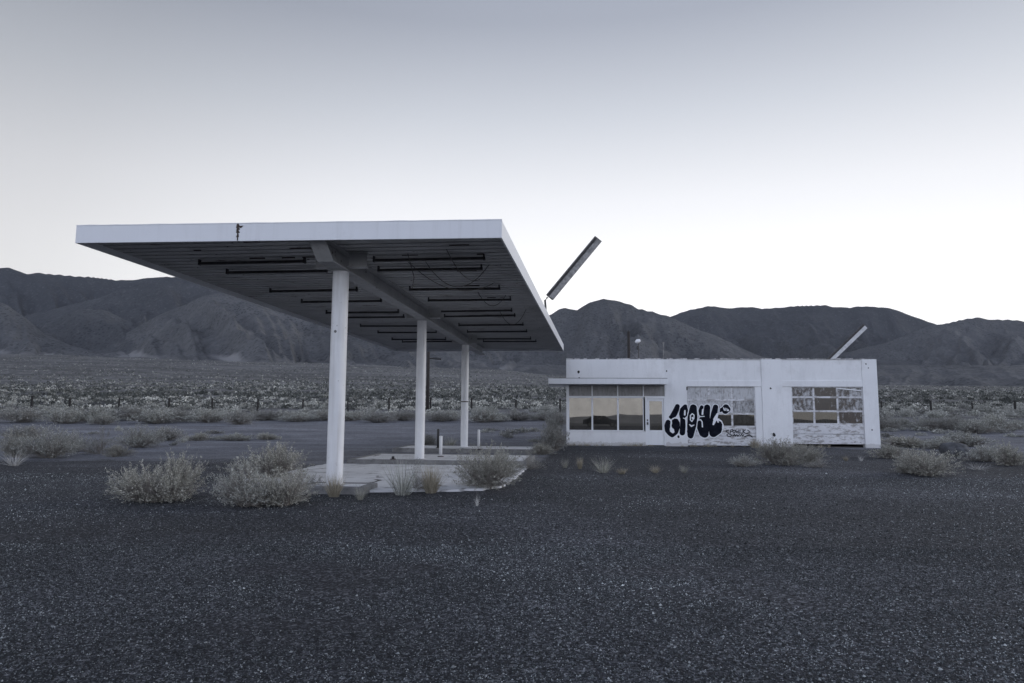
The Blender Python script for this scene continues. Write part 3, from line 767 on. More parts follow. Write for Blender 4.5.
# ------------------------------------------------------------------ canopy
CA = radians(5.85)
CO = Vector((-3.66, 14.35, 0)); CT = Vector((sin(CA), cos(CA), 0)); CS = Vector((cos(CA), -sin(CA), 0))
def CP(s, t, z): return CO+CS*s+CT*t+Vector((0, 0, z))
def cbox(mb, s0, s1, t0, t1, z0, z1):
    mb.hexa([CP(s0, t0, z0), CP(s1, t0, z0), CP(s1, t1, z0), CP(s0, t1, z0), CP(s0, t0, z1), CP(s1, t0, z1), CP(s1, t1, z1), CP(s0, t1, z1)])
def build_canopy():
    g = thing('gas_station_canopy', 'huge flat white-edged pump canopy standing on three white columns', 'canopy', CO.copy())
    ZB = 4.9; ZT = 5.245; ZD = 5.02    # fascia bottom / top / deck underside
    s_l, sr0, sr1, t0l, t0r, t1 = -4.8, 3.62, 4.17, -1.69, -1.40, 21.78
    def sr(t): return sr0+(sr1-sr0)*(t-t0r)/(t1-t0r)
    def tf(s): return t0l+(t0r-t0l)*(s-s_l)/(sr0-s_l)
    # deck: shallow corrugated pan running across
    m = MB(); t = t0r+.0; i = 0
    n = 74; step = (t1-.06-(t0r+.12))/n
    for i in range(n):
        ta = t0r+.12+i*step; tb = ta+step*.72; tc = ta+step
        for (x0, x1, zz) in ((ta, tb, ZD), (tb, tc, ZD+.018)):
            q = [CP(s_l+.05, x0, zz), CP(sr(x0)-.05, x0, zz), CP(sr(x1)-.05, x1, zz), CP(s_l+.05, x1, zz)]
            m.add(q, [(0, 1, 2, 3)])
        q = [CP(s_l+.05, tb, ZD), CP(sr(tb)-.05, tb, ZD), CP(sr(tb)-.05, tb, ZD+.018), CP(s_l+.05, tb, ZD+.018)]; m.add(q, [(0, 1, 2, 3)])
        q = [CP(s_l+.05, tc, ZD), CP(sr(tc)-.05, tc, ZD), CP(sr(tc)-.05, tc, ZD+.018), CP(s_l+.05, tc, ZD+.018)]; m.add(q, [(0, 1, 2, 3)])
    q = [CP(s_l+.05, t0l+.05, ZD), CP(sr0-.05, t0r+.05, ZD), CP(sr0-.05, t0r+.12, ZD), CP(s_l+.05, t0r+.12, ZD)]; m.add(q, [(0, 1, 2, 3)])
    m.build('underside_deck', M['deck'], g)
    m = MB(); m.hexa([CP(s_l+.04, t0l+.04, ZD+.05), CP(sr0-.04, t0r+.04, ZD+.05), CP(sr1-.04, t1-.04, ZD+.05), CP(s_l+.04, t1-.04, ZD+.05),
                      CP(s_l+.04, t0l+.04, ZT-.04), CP(sr0-.04, t0r+.04, ZT-.04), CP(sr1-.04, t1-.04, ZT-.04), CP(s_l+.04, t1-.04, ZT-.04)])
    m.build('roof', M['roof'], g)
    # fascias
    def fascia(a, b, th, inn):
        a = Vector(a); b = Vector(b); m = MB()
        m.hexa([CP(a.x, a.y, ZB), CP(b.x, b.y, ZB), CP(b.x+inn[0]*th, b.y+inn[1]*th, ZB), CP(a.x+inn[0]*th, a.y+inn[1]*th, ZB),
                CP(a.x, a.y, ZT), CP(b.x, b.y, ZT), CP(b.x+inn[0]*th, b.y+inn[1]*th, ZT), CP(a.x+inn[0]*th, a.y+inn[1]*th, ZT)])
        return m
    # front fascia in two sheets with an open seam
    d = Vector(ray(237.5, 235)); 
    # find s at the front where px = 237.5
    best = min(((abs((CP(s, tf(s), 5).x/CP(s, tf(s), 5).y)-d.x/d.y), s) for s in np.linspace(s_l, sr0, 800)))[1]
    fascia((s_l, tf(s_l)), (best-.012, tf(best-.012)), .04, (0, 1)).build('fascia', M['fascia'], g, bevel=.006)
    f2 = fascia((best+.012, tf(best+.012)), (sr0, t0r), .04, (0, 1)).build('fascia', M['fascia'], g, bevel=.006)
    fascia((sr0, t0r+.042), (sr1, t1), .04, (-1, 0)).build('fascia', M['fascia'], g, bevel=.006)
    fascia((s_l, t0l+.042), (s_l, t1), .04, (1, 0)).build('fascia', M['fascia'], g, bevel=.006)
    fascia((s_l+.042, t1), (sr1-.042, t1), .04, (0, -1)).build('fascia', M['fascia'], g, bevel=.006)
    # rusted seam tear
    m = MB(); rnd = random.Random(4); pts = []
    z = ZB+.02; k = 0
    while z < ZT:
        a = rnd.uniform(.008, .028); b = rnd.uniform(.008, .034); h = rnd.uniform(.02, .04)
        a *= .8+.9*(z-ZB)/.3; b *= .8+1.0*(z-ZB)/.3
        q = [CP(best-a, tf(best)-.004, z), CP(best+b, tf(best)-.004, z), CP(best+b*.7, tf(best)-.004, min(z+h, ZT-.002)), CP(best-a*.8, tf(best)-.004, min(z+h, ZT-.002))]
        m.add(q, [(0, 1, 2, 3)]); z += h
    m.add([CP(best-.03, tf(best)-.0045, ZT-.05), CP(best+.11, tf(best)-.0045, ZT-.04), CP(best+.06, tf(best)-.0045, ZT-.09), CP(best+.01, tf(best)-.0045, ZT-.07)], [(0, 1, 2, 3)])
    m.build('rusty_seam', M['rust'], g)
    # drip edge on top of fascia (slightly wavy metal)
    m = MB()
    def edge(a, b, n=30):
        a = Vector(a); b = Vector(b); rnd = random.Random(8)
        zs = [rnd.uniform(0, .008) for _ in range(n+1)]
        for i in range(n):
            p = a.lerp(b, i/n); q = a.lerp(b, (i+1)/n)
            nn = Vector((b.y-a.y, a.x-b.x)).normalized()*.03
            m.hexa([CP(p.x+nn.x*.08, p.y+nn.y*.08, ZT+.001), CP(q.x+nn.x*.08, q.y+nn.y*.08, ZT+.001), CP(q.x-nn.x*1.5, q.y-nn.y*1.5, ZT+.001), CP(p.x-nn.x*1.5, p.y-nn.y*1.5, ZT+.001),
                    CP(p.x+nn.x*.08, p.y+nn.y*.08, ZT+.014+zs[i]), CP(q.x+nn.x*.08, q.y+nn.y*.08, ZT+.014+zs[i+1]), CP(q.x-nn.x*1.5, q.y-nn.y*1.5, ZT+.014+zs[i+1]), CP(p.x-nn.x*1.5, p.y-nn.y*1.5, ZT+.014+zs[i])])
    edge((s_l, t0l), (sr0, t0r)); 
    m.build('drip_edge', M['fascia'], g)
    # central beam (I section) + purlins under the deck
    m = MB(); zb = 4.62; bw = .17
    cbox(m, -bw, bw, tf(0)+.62, t1-.9, zb, zb+.025)
    ta = tf(0)
    m.hexa([CP(-.02, ta+.64, zb+.025), CP(.02, ta+.64, zb+.025), CP(.02, t1-.95, zb+.025), CP(-.02, t1-.95, zb+.025), CP(-.02, ta+.10, ZD-.026), CP(.02, ta+.10, ZD-.026), CP(.02, t1-.95, ZD-.026), CP(-.02, t1-.95, ZD-.026)])
    m.hexa([CP(-bw, ta+.10, ZD-.05), CP(bw, ta+.10, ZD-.05), CP(bw, ta+.62, zb), CP(-bw, ta+.62, zb), CP(-bw, ta+.12, ZD-.026), CP(bw, ta+.12, ZD-.026), CP(bw, ta+.62, zb+.025), CP(-bw, ta+.62, zb+.025)])
    None; cbox(m, -bw, bw, tf(0)+.06, t1-.9, ZD-.025, ZD-.002)
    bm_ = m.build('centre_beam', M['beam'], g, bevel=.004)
    ts = [0, 7.72, 15.5]
    for tcol in ts:
        for sg in (-1, 1):
            m = MB()
            a, b = (bw+.002, .56) if sg > 0 else (-.56, -bw-.002)
            cbox(m, a, b, tcol-.10, tcol+.10, zb+.06, zb+.08); cbox(m, a, b, tcol-.012, tcol+.012, zb+.08, ZD-.022); cbox(m, a, b, tcol-.10, tcol+.10, ZD-.021, ZD-.003)
            m.build('cross_arm', M['beam'], g)
    # columns
    for i, (tcol, zg) in enumerate(zip(ts, (.14, .17, .17))):
        m = MB()
        so = (0, -.06, .04)[i]; rc = (.17, .153, .158)[i]
        m.tube([CP(so, tcol, zg), CP(so, tcol, 4.6)], rc, 40, False)
        c = m.build('column', M['column'], g, True)
        m = MB(); m.tube([CP(so, tcol, 4.598), CP(so, tcol, 4.618)], .20, 24); m.build('cap_plate', M['beam'], c)
        m = MB(); m.tube([CP(so, tcol, zg+.001), CP(so, tcol, zg+.015)], rc+.03, 24); m.build('base_plate', M['column'], c)
    # a rust strap on the far column and scars on the near one
    m = MB(); m.tube([CP(.04, ts[2], 2.1), CP(.04, ts[2], 2.14)], .164, 30, False); m.build('strap', M['rust'], c)
    m = MB()
    bx = MB(); bx.tube([CP(-.02, -.16, 3.3), CP(-.02, -.176, 3.3)], .03, 10); bx.build('conduit_stub', M['lamp_face'], bpy.data.objects['column'])
    # fluorescent troughs in two bays
    rows = [(.4, 0), (1.4, .12), (3.9, .55), (5.7, .3), (7.9, .65), (9.05, .25), (11.4, .3), (13.5, .15), (16.1, .2), (17.2, .3)]
    fx = [[-3.38, -.88], [.48, 2.96]]
    rnd = random.Random(21)
    base_f = None
    for bay in (0, 1):
        for k, (tt, dj) in enumerate(rows):
            a, b = fx[bay]; j = rnd.uniform(-.12, .12); tilt = rnd.uniform(-.02, .02)
            m = MB()
            z0 = ZD-.12; w = .045
            m.hexa([CP(a+j, tt-w, z0), CP(b+j, tt-w, z0+tilt), CP(b+j, tt+w, z0+tilt), CP(a+j, tt+w, z0), CP(a+j, tt-w*.5, z0+.06), CP(b+j, tt-w*.5, z0+.06+tilt), CP(b+j, tt+w*.5, z0+.06+tilt), CP(a+j, tt+w*.5, z0+.06)])
            ff = m.build('light_fixture', M['fixture'], g)
            for q in (a+j+.005, b+j-.045):
                m = MB(); cbox(m, q, q+.03, tt-.045, tt+.045, z0-.008, ZD-.001)
                m.build('end_bracket', M['dark_metal'], ff)
    # dangling wires
    def droop(a, b, sag, n=14):
        return [a.lerp(b, i/n)+Vector((0, 0, -sag*4*(i/n)*(1-i/n))) for i in range(n+1)]
    for (a, b, sg) in ((CP(1.6, 1.0, ZD), CP(3.0, 1.4, ZD), .55), (CP(2.3, -.1, ZD), CP(2.6, 2.6, ZD-.1), .25), (CP(1.2, 1.0, ZD), CP(2.9, 3.1, ZD-.1), .4), (CP(2.4, 8.3, ZD), CP(3.3, 8.2, ZD), .5), (CP(2.2, 4.9, ZD), CP(3.0, 4.9, ZD-.1), .35)):
        m = MB(); m.tube(droop(a, b, sg), .009, 5); m.build('dangling_wire', M['wire'], g)
    m = MB(); m.tube([CP(1.5, -.2, ZD-.1), CP(1.52, .3, ZD-.5), CP(1.48, .3, ZD-.75)], .009, 5)
    m.build('dangling_wire', M['wire'], g)
    # rust scabs hanging at the near end
    rnd = random.Random(2)
    for _ in range(16):
        s = rnd.uniform(-3.2, 3); t = rnd.choice([-1.2, -1.1, -.5, .3, 2, 3.9, 5.8]); l = rnd.uniform(.08, .5)
        m = MB(); cbox(m, s, s+l, t, t+.03, ZD-rnd.uniform(.01, .03), ZD-.002); m.build('peeling_rust', M['rust'], g)
build_canopy()

# tilted strip lamps
def lamp(name, label, base, tip, wdir, w, bracket, face='lamp_face'):
    g = thing(name, label, 'light', bracket[0])
    a = Vector(base); b = Vector(tip); d = (b-a).normalized(); wd = Vector(wdir); wd = (wd-d*wd.dot(d)).normalized(); nn = d.cross(wd).normalized()
    def P(l, x, y): return a+(b-a)*l+wd*x+nn*y
    m = MB(); h = w/2; th = .09
    m.hexa([P(0, -h, 0), P(0, h, 0), P(0, h*.7, th), P(0, -h*.7, th), P(1, -h, 0), P(1, h, 0), P(1, h*.7, th), P(1, -h*.7, th)])
    m.build('housing', M['lamp_back'], g, bevel=.01)
    m = MB(); m.hexa([P(.01, -h*.2, -.03), P(.01, h*.9, -.03), P(.01, h*.9, -.002), P(.01, -h*.2, -.002), P(.99, -h*.2, -.03), P(.99, h*.9, -.03), P(.99, h*.9, -.002), P(.99, -h*.2, -.002)])
    m.build('reflector_tray', M[face], g)
    m = MB(); m.tube([P(.02, -h*.55, -.03), P(.98, -h*.55, -.03)], .018, 8); m.build('tube_holder', M['dark_metal'], g)
    m = MB(); m.tube(bracket, .036, 8); m.build('bracket', M['dark_metal'], g)
Yl = 24.6
b0 = at_y(549.5, 297.5, Yl); b1 = at_y(598.5, 238.5, Yl)
jb = at_y(545.6, 306.5, Yl); jm = at_y(545, 300.5, Yl); je = at_y(547.5, 297.3, Yl)
lamp('strip_light', 'long dark strip light tilted skyward at the right edge of the canopy', b0, b1, (1, 0, -1), .33, [Vector((jb.x, jb.y, 5.18)), jb, jm, je])
Y2 = 37.0
c0 = at_y(829, 361, Y2); c1 = at_y(865.5, 325.8, Y2)
lamp('strip_light', 'pale strip light tilted skyward above the roof of the white building', c0, c1, (1, 0, -1), .34, [Vector((c0.x, c0.y, 4.03)), c0], 'lamp_pale')

# ------------------------------------------------------------------ concrete islands / pads
pad_pts = [(-2.75, 1.6), (-1.5, .2), (-.6, -.1), (.8, -.15), (1.5, .05), (2.3, .15), (3.0, .5), (3.35, 1.2), (3.45, 3), (3.5, 6.9), (-2.75, 6.9)]
def forecourt_pad():
    rnd = random.Random(1); out = []
    for i, a in enumerate(pad_pts):
        b = pad_pts[(i+1) % len(pad_pts)]; n = max(2, int(math.hypot(b[0]-a[0], b[1]-a[1])/.15))
        for k in range(n): out.append((a[0]+(b[0]-a[0])*k/n+rnd.uniform(-.05, .05), a[1]+(b[1]-a[1])*k/n+rnd.uniform(-.05, .05)))
    k = len(out); m = MB()
    m.add([CP(x, y, -.2) for x, y in out]+[CP(x, y, .045) for x, y in out], [tuple(range(k, 2*k))]+[(i, (i+1) % k, k+(i+1) % k, k+i) for i in range(k)])
    tag(m.build('forecourt_pad', M['concrete'], None, org=CP(-2.75, 0, 0)), kind='structure')
forecourt_pad()
def island(label, s0, s1, t0, t1, h, seed):
    g = thing('pump_island', label, 'pump island', CP((s0+s1)/2, t0, 0))
    m = MB(); r = .12
    cbox(m, s0, s1, t0, t0+.16, -.1, h); cbox(m, s0, s0+.16, t0+.161, t1, -.1, h); cbox(m, s1-.16, s1, t0+.161, t1, -.1, h); cbox(m, s0+.161, s1-.161, t1-.16, t1, -.1, h)
    m.build('kerb', M['kerb'], g, bevel=.02)
    m = MB(); cbox(m, s0+.163, s1-.163, t0+.163, t1-.163, -.1, h-.012); m.build('island_top', M['concrete'], g)
island('short worn concrete pedestal under the nearest canopy column', -.62, .80, -.52, .42, .14, 2)
island('long concrete pump island under the middle canopy column', -2.2, 3.45, 7.0, 10.4, .17, 3)
island('farthest concrete pump island under the rear canopy column', -2.75, 3.2, 14.1, 16.9, .17, 4)
# broken chunks along the pad cracks
# posts at the islands
def post(name, label, px, ytop, ybase, z, r, mat, cat='bollard', flange=True):
    b = at_z(px, ybase, z); t = at_y(px, ytop, b.y)
    g = thing(name, label, cat, b)
    m = MB(); m.tube([b, (b.x, b.y, t.z-.02), (b.x, b.y, t.z)], [r, r, r*.8], 14); m.build('pipe', mat, g, True)
    m = MB(); m.tube([b+Vector((0, 0, .0)), b+Vector((0, 0, .02))], r*1.9, 12); m.build('flange', M['rust'], g)
post('pipe_bollard', 'short white pipe bollard just right of the middle canopy column', 440.6, 435.8, 456.8, .16, .055, M['pipe_white'])
post('pipe_bollard', 'white pipe bollard just right of the rear canopy column', 478.6, 429.6, 449.2, .16, .055, M['pipe_white'])
post('pipe_post', 'thin dark steel post behind the short white bollard', 438.0, 429.0, 448.0, .16, .05, M['dark_metal'], 'post')
post('pipe_stub', 'tiny cut-off dark pipe stub left of the middle column', 393, 456.2, 459.3, .165, .045, M['dark_metal'], 'pipe stub')

# ------------------------------------------------------------------ fence and utility poles
def build_fence():
    g = thing('wire_fence', 'low wire fence on dark wooden posts across the scrub plain', 'fence', Vector((0, 80, gz1(0, 80))))
    xs = [-13, 34, 72, 121, 171, 214, 259, 304, 349, 390, 431, 472, 516, 560, 604, 648, 692, 737, 783, 829, 880, 929.6, 971, 1013.5, 1056]
    tops = []
    rnd = random.Random(5)
    for x in xs:
        Y = 80.0; X = (x-512)/FPX*Y*1.0+.0
        zb = gz1(X, Y)-.25; h = rnd.uniform(1.4, 1.65)
        lean = rnd.uniform(-.05, .05); r = rnd.uniform(.10, .14)
        m = MB(); m.tube([(X, Y, zb), (X+lean*.5, Y, zb+.25+h*.5), (X+lean, Y, zb+.25+h)], [r, r*.95, r*.85], 8); m.build('fence_post', M['post_wood'], g)
        tops.append(Vector((X+lean*.8, Y-.09, zb+.25)))
    for k, hh in enumerate((.4, .75, 1.1)):
        m = MB()
        for a, b in zip(tops[:-1], tops[1:]):
            m.tube([a+Vector((0, 0, hh)), a.lerp(b, .5)+Vector((0, 0, hh-.03)), b+Vector((0, 0, hh))], .008, 4, False)
        m.build('wire_strand', M['wire'], g)
build_fence()
def pole(label, px, Y, ztop, r, arm=None, guy=None):
    X = at_y(px, 400, Y).x; zb = gz1(X, Y)-.3
    g = thing('utility_pole', label, 'utility pole', Vector((X, Y, zb+.3)))
    m = MB(); m.tube([(X, Y, zb), (X, Y, (zb+ztop)/2), (X, Y, ztop)], [r, r*.9, r*.78], 12); m.build('pole', M['wood'], g, True)
    if arm:
        m = MB(); z = arm; m.tube([(X+.1, Y, z+.02), (X+1.35, Y-.1, z)], .06, 8); a = m.build('side_arm', M['wood'], g)
        m = MB(); m.tube([(X+.55, Y-.1, z+.05), (X+.85, Y-.1, z+.0), (X+1.5, Y-.1, z-.05)], [.05, .14, .10], 10); m.build('lamp_head', M['dark_metal'], a)
    if guy:
        m = MB(); m.tube([(X, Y, guy), (X+3.2, Y+.2, guy-3.1)], .02, 5); m.build('guy_wire', M['lamp_face'], g)
    m = MB(); cz = ztop-.25
    m.tube([(X, Y, ztop), (X, Y, ztop+.14)], [.035, .05], 8); m.build('insulator', M['dark_metal'], g)
pole('dark wooden utility pole seen between the middle and rear canopy columns', 427.6, 78, 10.6, .19, arm=at_y(434, 358.6, 78).z)
pole('dark wooden utility pole rising behind the flat roof of the building', 629.4, 78, at_y(629, 331.5, 78).z, .19, guy=at_y(631, 350, 78).z)

# ------------------------------------------------------------------ shrubs
def tri_stems(P, Q, r):
    """thin 3-sided tapered stems from P to Q"""
    n = len(P); D = Q-P; D /= np.linalg.norm(D, axis=1)[:, None]+1e-9
    A = np.cross(D, np.array([[.3, .9, .2]])); A /= np.linalg.norm(A, axis=1)[:, None]+1e-9; B = np.cross(D, A)
    V = []
    for k in range(3):
        o = A*cos(2*pi*k/3)+B*sin(2*pi*k/3)
        V.append(P+o*r[:, None])
    for k in range(3):
        o = A*cos(2*pi*k/3)+B*sin(2*pi*k/3)
        V.append(Q+o*r[:, None]*.45)
    V = np.stack(V, 1).reshape(-1, 3)
    b = np.arange(n)[:, None]*6
    F = np.concatenate([b+np.array([[0, 1, 4, 3]]), b+np.array([[1, 2, 5, 4]]), b+np.array([[2, 0, 3, 5]])])
    return V, F

def leaf_quads(P, D, L, W, rng, curl=.0):
    n = len(P)
    D = D/(np.linalg.norm(D, axis=1)[:, None]+1e-9)
    R = rng.normal(size=(n, 3)); A = np.cross(D, R); A /= np.linalg.norm(A, axis=1)[:, None]+1e-9
    M1 = P+D*(L*.5)[:, None]
    V = np.stack([P, M1+A*(W*.5)[:, None], P+D*L[:, None], M1-A*(W*.5)[:, None]], 1).reshape(-1, 3)
    F = np.arange(n*4).reshape(n, 4)
    return V, F

def shrub_mesh(seed, Rx, H, n_lobe=6, n_twig=260, n_leaf=10, leaf=.05, lw=.28, up=.5, fuzz=.12, gap=.25, stem_r=.004):
    """several upward-fanning limbs, each ending in a lobe of fine twigs and leaves"""
    rng = np.random.default_rng(seed)
    SP, SQ, SR = [], [], []; LP, LD, LL = [], [], []
    for k in range(n_lobe):
        th = 2*pi*k/n_lobe+rng.uniform(-.5, .5)
        f = rng.uniform(.15, .95)**.6
        if k == 0: f = .05
        hl = H*rng.uniform(.62, 1.0)*math.sqrt(max(.12, 1-.72*f*f))
        c = np.array([cos(th)*Rx*.62*f, sin(th)*Rx*.62*f, hl*.50])
        rl = Rx*rng.uniform(.34, .52)
        nt = n_twig//n_lobe
        # limb
        base = np.array([cos(th)*Rx*.07, sin(th)*Rx*.07, 0.0])
        SP.append(base[None]); SQ.append(c[None]); SR.append(np.array([stem_r*3.2]))
        d = rng.normal(size=(nt, 3)); d[:, 2] = np.abs(d[:, 2])*(.6+up)+.0; d /= np.linalg.norm(d, axis=1)[:, None]
        low = rng.random(nt) < .34
        d[low, 2] = rng.uniform(-.75, .1, low.sum()); d /= np.linalg.norm(d, axis=1)[:, None]
        rad = rng.uniform(.55, 1.0, nt)**.5*(1+fuzz*rng.normal(size=nt))
        tip = c+d*np.stack([rl*rad, rl*rad, hl*.52*rad], -1)
        tip[:, 2] = np.maximum(tip[:, 2], rng.uniform(.0, .16, nt)*H)
        tip[:, :2] *= 1-.12*rng.random((nt, 1))*(tip[:, 2:] < .2*H)
        st = base+(c-base)*rng.uniform(.15, .95, nt)[:, None]+rng.normal(size=(nt, 3))*.03*Rx
        st[:, 2] = np.maximum(st[:, 2], .01)
        mid = st*.45+tip*.55; mid[:, 2] += rng.uniform(-.03, .03, nt)-.02
        SP += [st, mid]; SQ += [mid, tip]; SR += [np.full(nt, stem_r*1.1), np.full(nt, stem_r*.7)]
        nl = n_leaf
        t = .3+.78*rng.random((nt, nl))**.55
        p = mid[:, None]+(tip-mid)[:, None]*((t-.25)/.75)[..., None]+rng.normal(size=(nt, nl, 3))*leaf*.35
        dd = (tip-mid); dd /= np.linalg.norm(dd, axis=1)[:, None]+1e-9
        dd = dd[:, None]+rng.normal(size=(nt, nl, 3))*.55+np.array([0, 0, .25])
        bare = rng.random(nt) < .2; p = p[~bare]; dd = dd[~bare]; nk = len(p)
        LP.append(p.reshape(-1, 3)); LD.append(dd.reshape(-1, 3)); LL.append((leaf*rng.uniform(.5, 1.3, (nk, nl))).ravel())
    SP = np.vstack(SP); SQ = np.vstack(SQ); SR = np.concatenate(SR)
    LP = np.vstack(LP); LD = np.vstack(LD); LL = np.concatenate(LL)
    LP[:, 2] = np.maximum(LP[:, 2], .01)
    return tri_stems(SP, SQ, SR), leaf_quads(LP, LD, LL, LL*lw, rng)

def tuft_mesh(seed, R, H, n=140, w=.008, spread=.5, droop=.3):
    rng = np.random.default_rng(seed)
    th = rng.uniform(0, 2*pi, n); b = np.stack([np.cos(th), np.sin(th), np.zeros(n)], -1)*rng.uniform(0, R*.35, n)[:, None]
    out = rng.uniform(.05, 1, n)*spread
    tip = b+np.stack([np.cos(th)*R*out*1.3, np.sin(th)*R*out*1.3, H*rng.uniform(.2, 1, n)**.8], -1)+rng.normal(size=(n, 3))*R*.16; tip[:, 2] = np.abs(tip[:, 2])
    mid = b*.5+tip*.5; mid[:, 2] += H*.12*droop; 
    A = rng.normal(size=(n, 3)); A[:, 2] *= .2; A /= np.linalg.norm(A, axis=1)[:, None]
    W = (w*rng.uniform(.6, 1.4, n))[:, None]
    V = np.stack([b-A*W, b+A*W, mid+A*W*.8, mid-A*W*.8, tip+A*W*.15, tip-A*W*.15], 1).reshape(-1, 3)
    i = np.arange(n)[:, None]*6
    F = np.concatenate([i+np.array([[0, 1, 2, 3]]), i+np.array([[3, 2, 4, 5]])])
    return V, F

PROTO = {}
def proto(key):
    if key in PROTO: return PROTO[key]
    spec = {
        'rabbit_a': (lambda: shrub_mesh(1, .95, .85, 8, 620, 20, .036, .30, .6, .2), 'rabbit'),
        'rabbit_b': (lambda: shrub_mesh(2, .95, .85, 7, 620, 20, .036, .30, .9, .22), 'rabbit'),
        'rabbit_c': (lambda: shrub_mesh(3, .95, .85, 10, 620, 20, .036, .30, .4, .18), 'sage'),
        'open_a': (lambda: shrub_mesh(4, .95, .85, 6, 240, 12, .055, .24, 1.1, .2), 'dull'),
        'mid_a': (lambda: shrub_mesh(11, 1, 1, 8, 420, 15, .062, .34, .5, .1, stem_r=.006), 'sage'),
        'mid_b': (lambda: shrub_mesh(12, 1, 1, 9, 420, 15, .062, .34, .3, .1, stem_r=.006), 'dull'),
        'mid_c': (lambda: shrub_mesh(13, 1, 1, 6, 420, 15, .062, .34, .8, .12, stem_r=.006), 'rabbit'),
        'mid_d': (lambda: shrub_mesh(14, 1, 1, 11, 440, 14, .062, .34, .6, .08, stem_r=.006), 'sage'),
        'far_a': (lambda: shrub_mesh(21, 1, 1, 6, 110, 6, .19, .5, .4, .1, stem_r=.01), 'dull'),
        'far_b': (lambda: shrub_mesh(22, 1, 1, 7, 110, 6, .19, .5, .5, .1, stem_r=.01), 'sage'),
        'far_c': (lambda: shrub_mesh(23, 1, 1, 5, 100, 6, .19, .5, .3, .1, stem_r=.01), 'field'),
    }[key]
    (sv, sf), (lv, lf) = spec[0]()
    PROTO[key] = (arr_mesh('stems', sv, sf, M['stem']), arr_mesh('foliage', lv, lf, M[spec[1]]))
    return PROTO[key]
TP = {}
def tproto(key):
    if key not in TP:
        d = {'dry': (31, .35, .55, 420, .0035, .6, 'dry'), 'dry2': (32, .4, .4, 300, .0035, .9, 'dry'), 'pale': (33, .5, .4, 90, .009, 1.2, 'pale'),
             'weed': (34, .45, .5, 260, .004, 1.0, 'rabbit'), 'spiky': (35, .5, .75, 190, .006, .8, 'sage')}[key]
        V, F = tuft_mesh(*d[:6]); TP[key] = arr_mesh('grass_blades', V, F, M[d[6]])
    return TP[key]

rng0 = random.Random(99)
def shrub(key, px, py, wpx, hpx, label, group=None, cat='shrub', parts=True, name='desert_shrub', rz=None, loc=None):
    if loc is None: loc = ground_hit(px, py)
    Y = loc.y
    w = wpx/FPX*Y; h = hpx/FPX*Y
    st, fo = proto(key)
    nat = {'r': (.95, .85), 'o': (.95, .85), 'm': (1, 1), 'f': (1, 1)}[key[0]]
    # measured half-width of prototypes
    xs = PW.setdefault(key, None)
    if xs is None:
        co = np.empty(len(fo.vertices)*3, np.float32); fo.vertices.foreach_get('co', co); co = co.reshape(-1, 3)
        PW[key] = xs = (np.percentile(np.hypot(co[:, 0], co[:, 1]), 96), np.percentile(co[:, 2], 99))
    sx = (w/2)/xs[0]; sz = h/xs[1]
    e = bpy.data.objects.new(name, None); C.objects.link(e); e.empty_display_size = .2
    e.location = (loc.x, loc.y+w*.25, gz1(loc.x, loc.y+w*.25)-.02)
    e.rotation_euler = (0, 0, rng0.uniform(0, 6.28) if rz is None else rz); e.scale = (sx, sx, sz)
    tag(e, label, cat, group)
    for nm, me in ((('stems', st), ('foliage', fo)) if parts else (('foliage', fo),)):
        o = bpy.data.objects.new(nm, me); C.objects.link(o); o.parent = e
    return e
PW = {}
def tuft(key, px, py, wpx, hpx, label, group=None, cat='grass tuft', name='grass_tuft'):
    loc = ground_hit(px, py); Y = loc.y; me = tproto(key)
    o = bpy.data.objects.new(name, me); C.objects.link(o)
    w = wpx/FPX*Y; h = hpx/FPX*Y
    base = {'dry': (.6, .5), 'dry2': (.95, .36), 'pale': (1.5, .36), 'weed': (1.1, .46), 'spiky': (1.1, .7)}[key]
    o.location = loc; o.scale = (w/base[0], w/base[0], h/base[1]); o.rotation_euler = (0, 0, rng0.uniform(0, 6))
    tag(o, label, cat, group); return o

# foreground and forecourt shrubs
shrub('rabbit_a', 134, 505, 84, 37, 'broad grey-green shrub alone on the gravel, left of the canopy', rz=.4)
shrub('rabbit_b', 168, 502, 62, 46, 'taller airy shrub touching the right side of the broad gravel shrub')
shrub('rabbit_c', 238, 509, 72, 44, 'leafy grey shrub nearest the camera, left of the column pedestal')
shrub('rabbit_b', 268, 481, 74, 36, 'rounded green shrub growing behind the two nearest shrubs')
shrub('rabbit_a', 278, 508, 60, 36, 'ragged grey shrub between the nearest leafy shrub and the column pedestal')
shrub('open_a', 296, 494, 46, 34, 'thin straggling shrub just left of the column pedestal')
tuft('dry', 334, 497, 22, 22, 'dry straw tuft in front of the column pedestal')
tuft('weed', 360, 500, 16, 14, 'small weed at the right corner of the column pedestal')
tuft('spiky', 402, 495, 44, 34, 'spiky pale-stemmed plant at the front edge of the concrete pad')
shrub('open_a', 416, 492, 40, 30, 'dark open shrub behind the spiky plant on the concrete edge')
tuft('dry', 431, 493, 26, 26, 'golden dry grass clump between the spiky plant and the big forecourt shrub')
shrub('rabbit_a', 486, 491, 76, 42, 'big dense grey shrub at the right front corner of the concrete pad')
shrub('rabbit_c', 502, 478, 40, 26, 'low shrub behind the right side of the big forecourt shrub')
tuft('pale', 477, 506, 8, 10, 'tiny pale weed standing alone in the gravel before the big forecourt shrub')
shrub('open_a', 528, 470, 40, 20, 'low sprawling shrub on the pad edge right of the big forecourt shrub')
shrub('mid_b', 557, 451, 34, 24, 'dark shrub leaning on the left corner of the white building')
shrub('mid_a', 552, 437, 24, 18, 'smaller shrub behind the dark shrub at the building corner')
shrub('mid_c', 540, 455, 28, 12, 'low pale shrub left of the dark shrub at the building corner')
tuft('weed', 450, 447, 24, 10, 'green weeds behind the short white bollard')
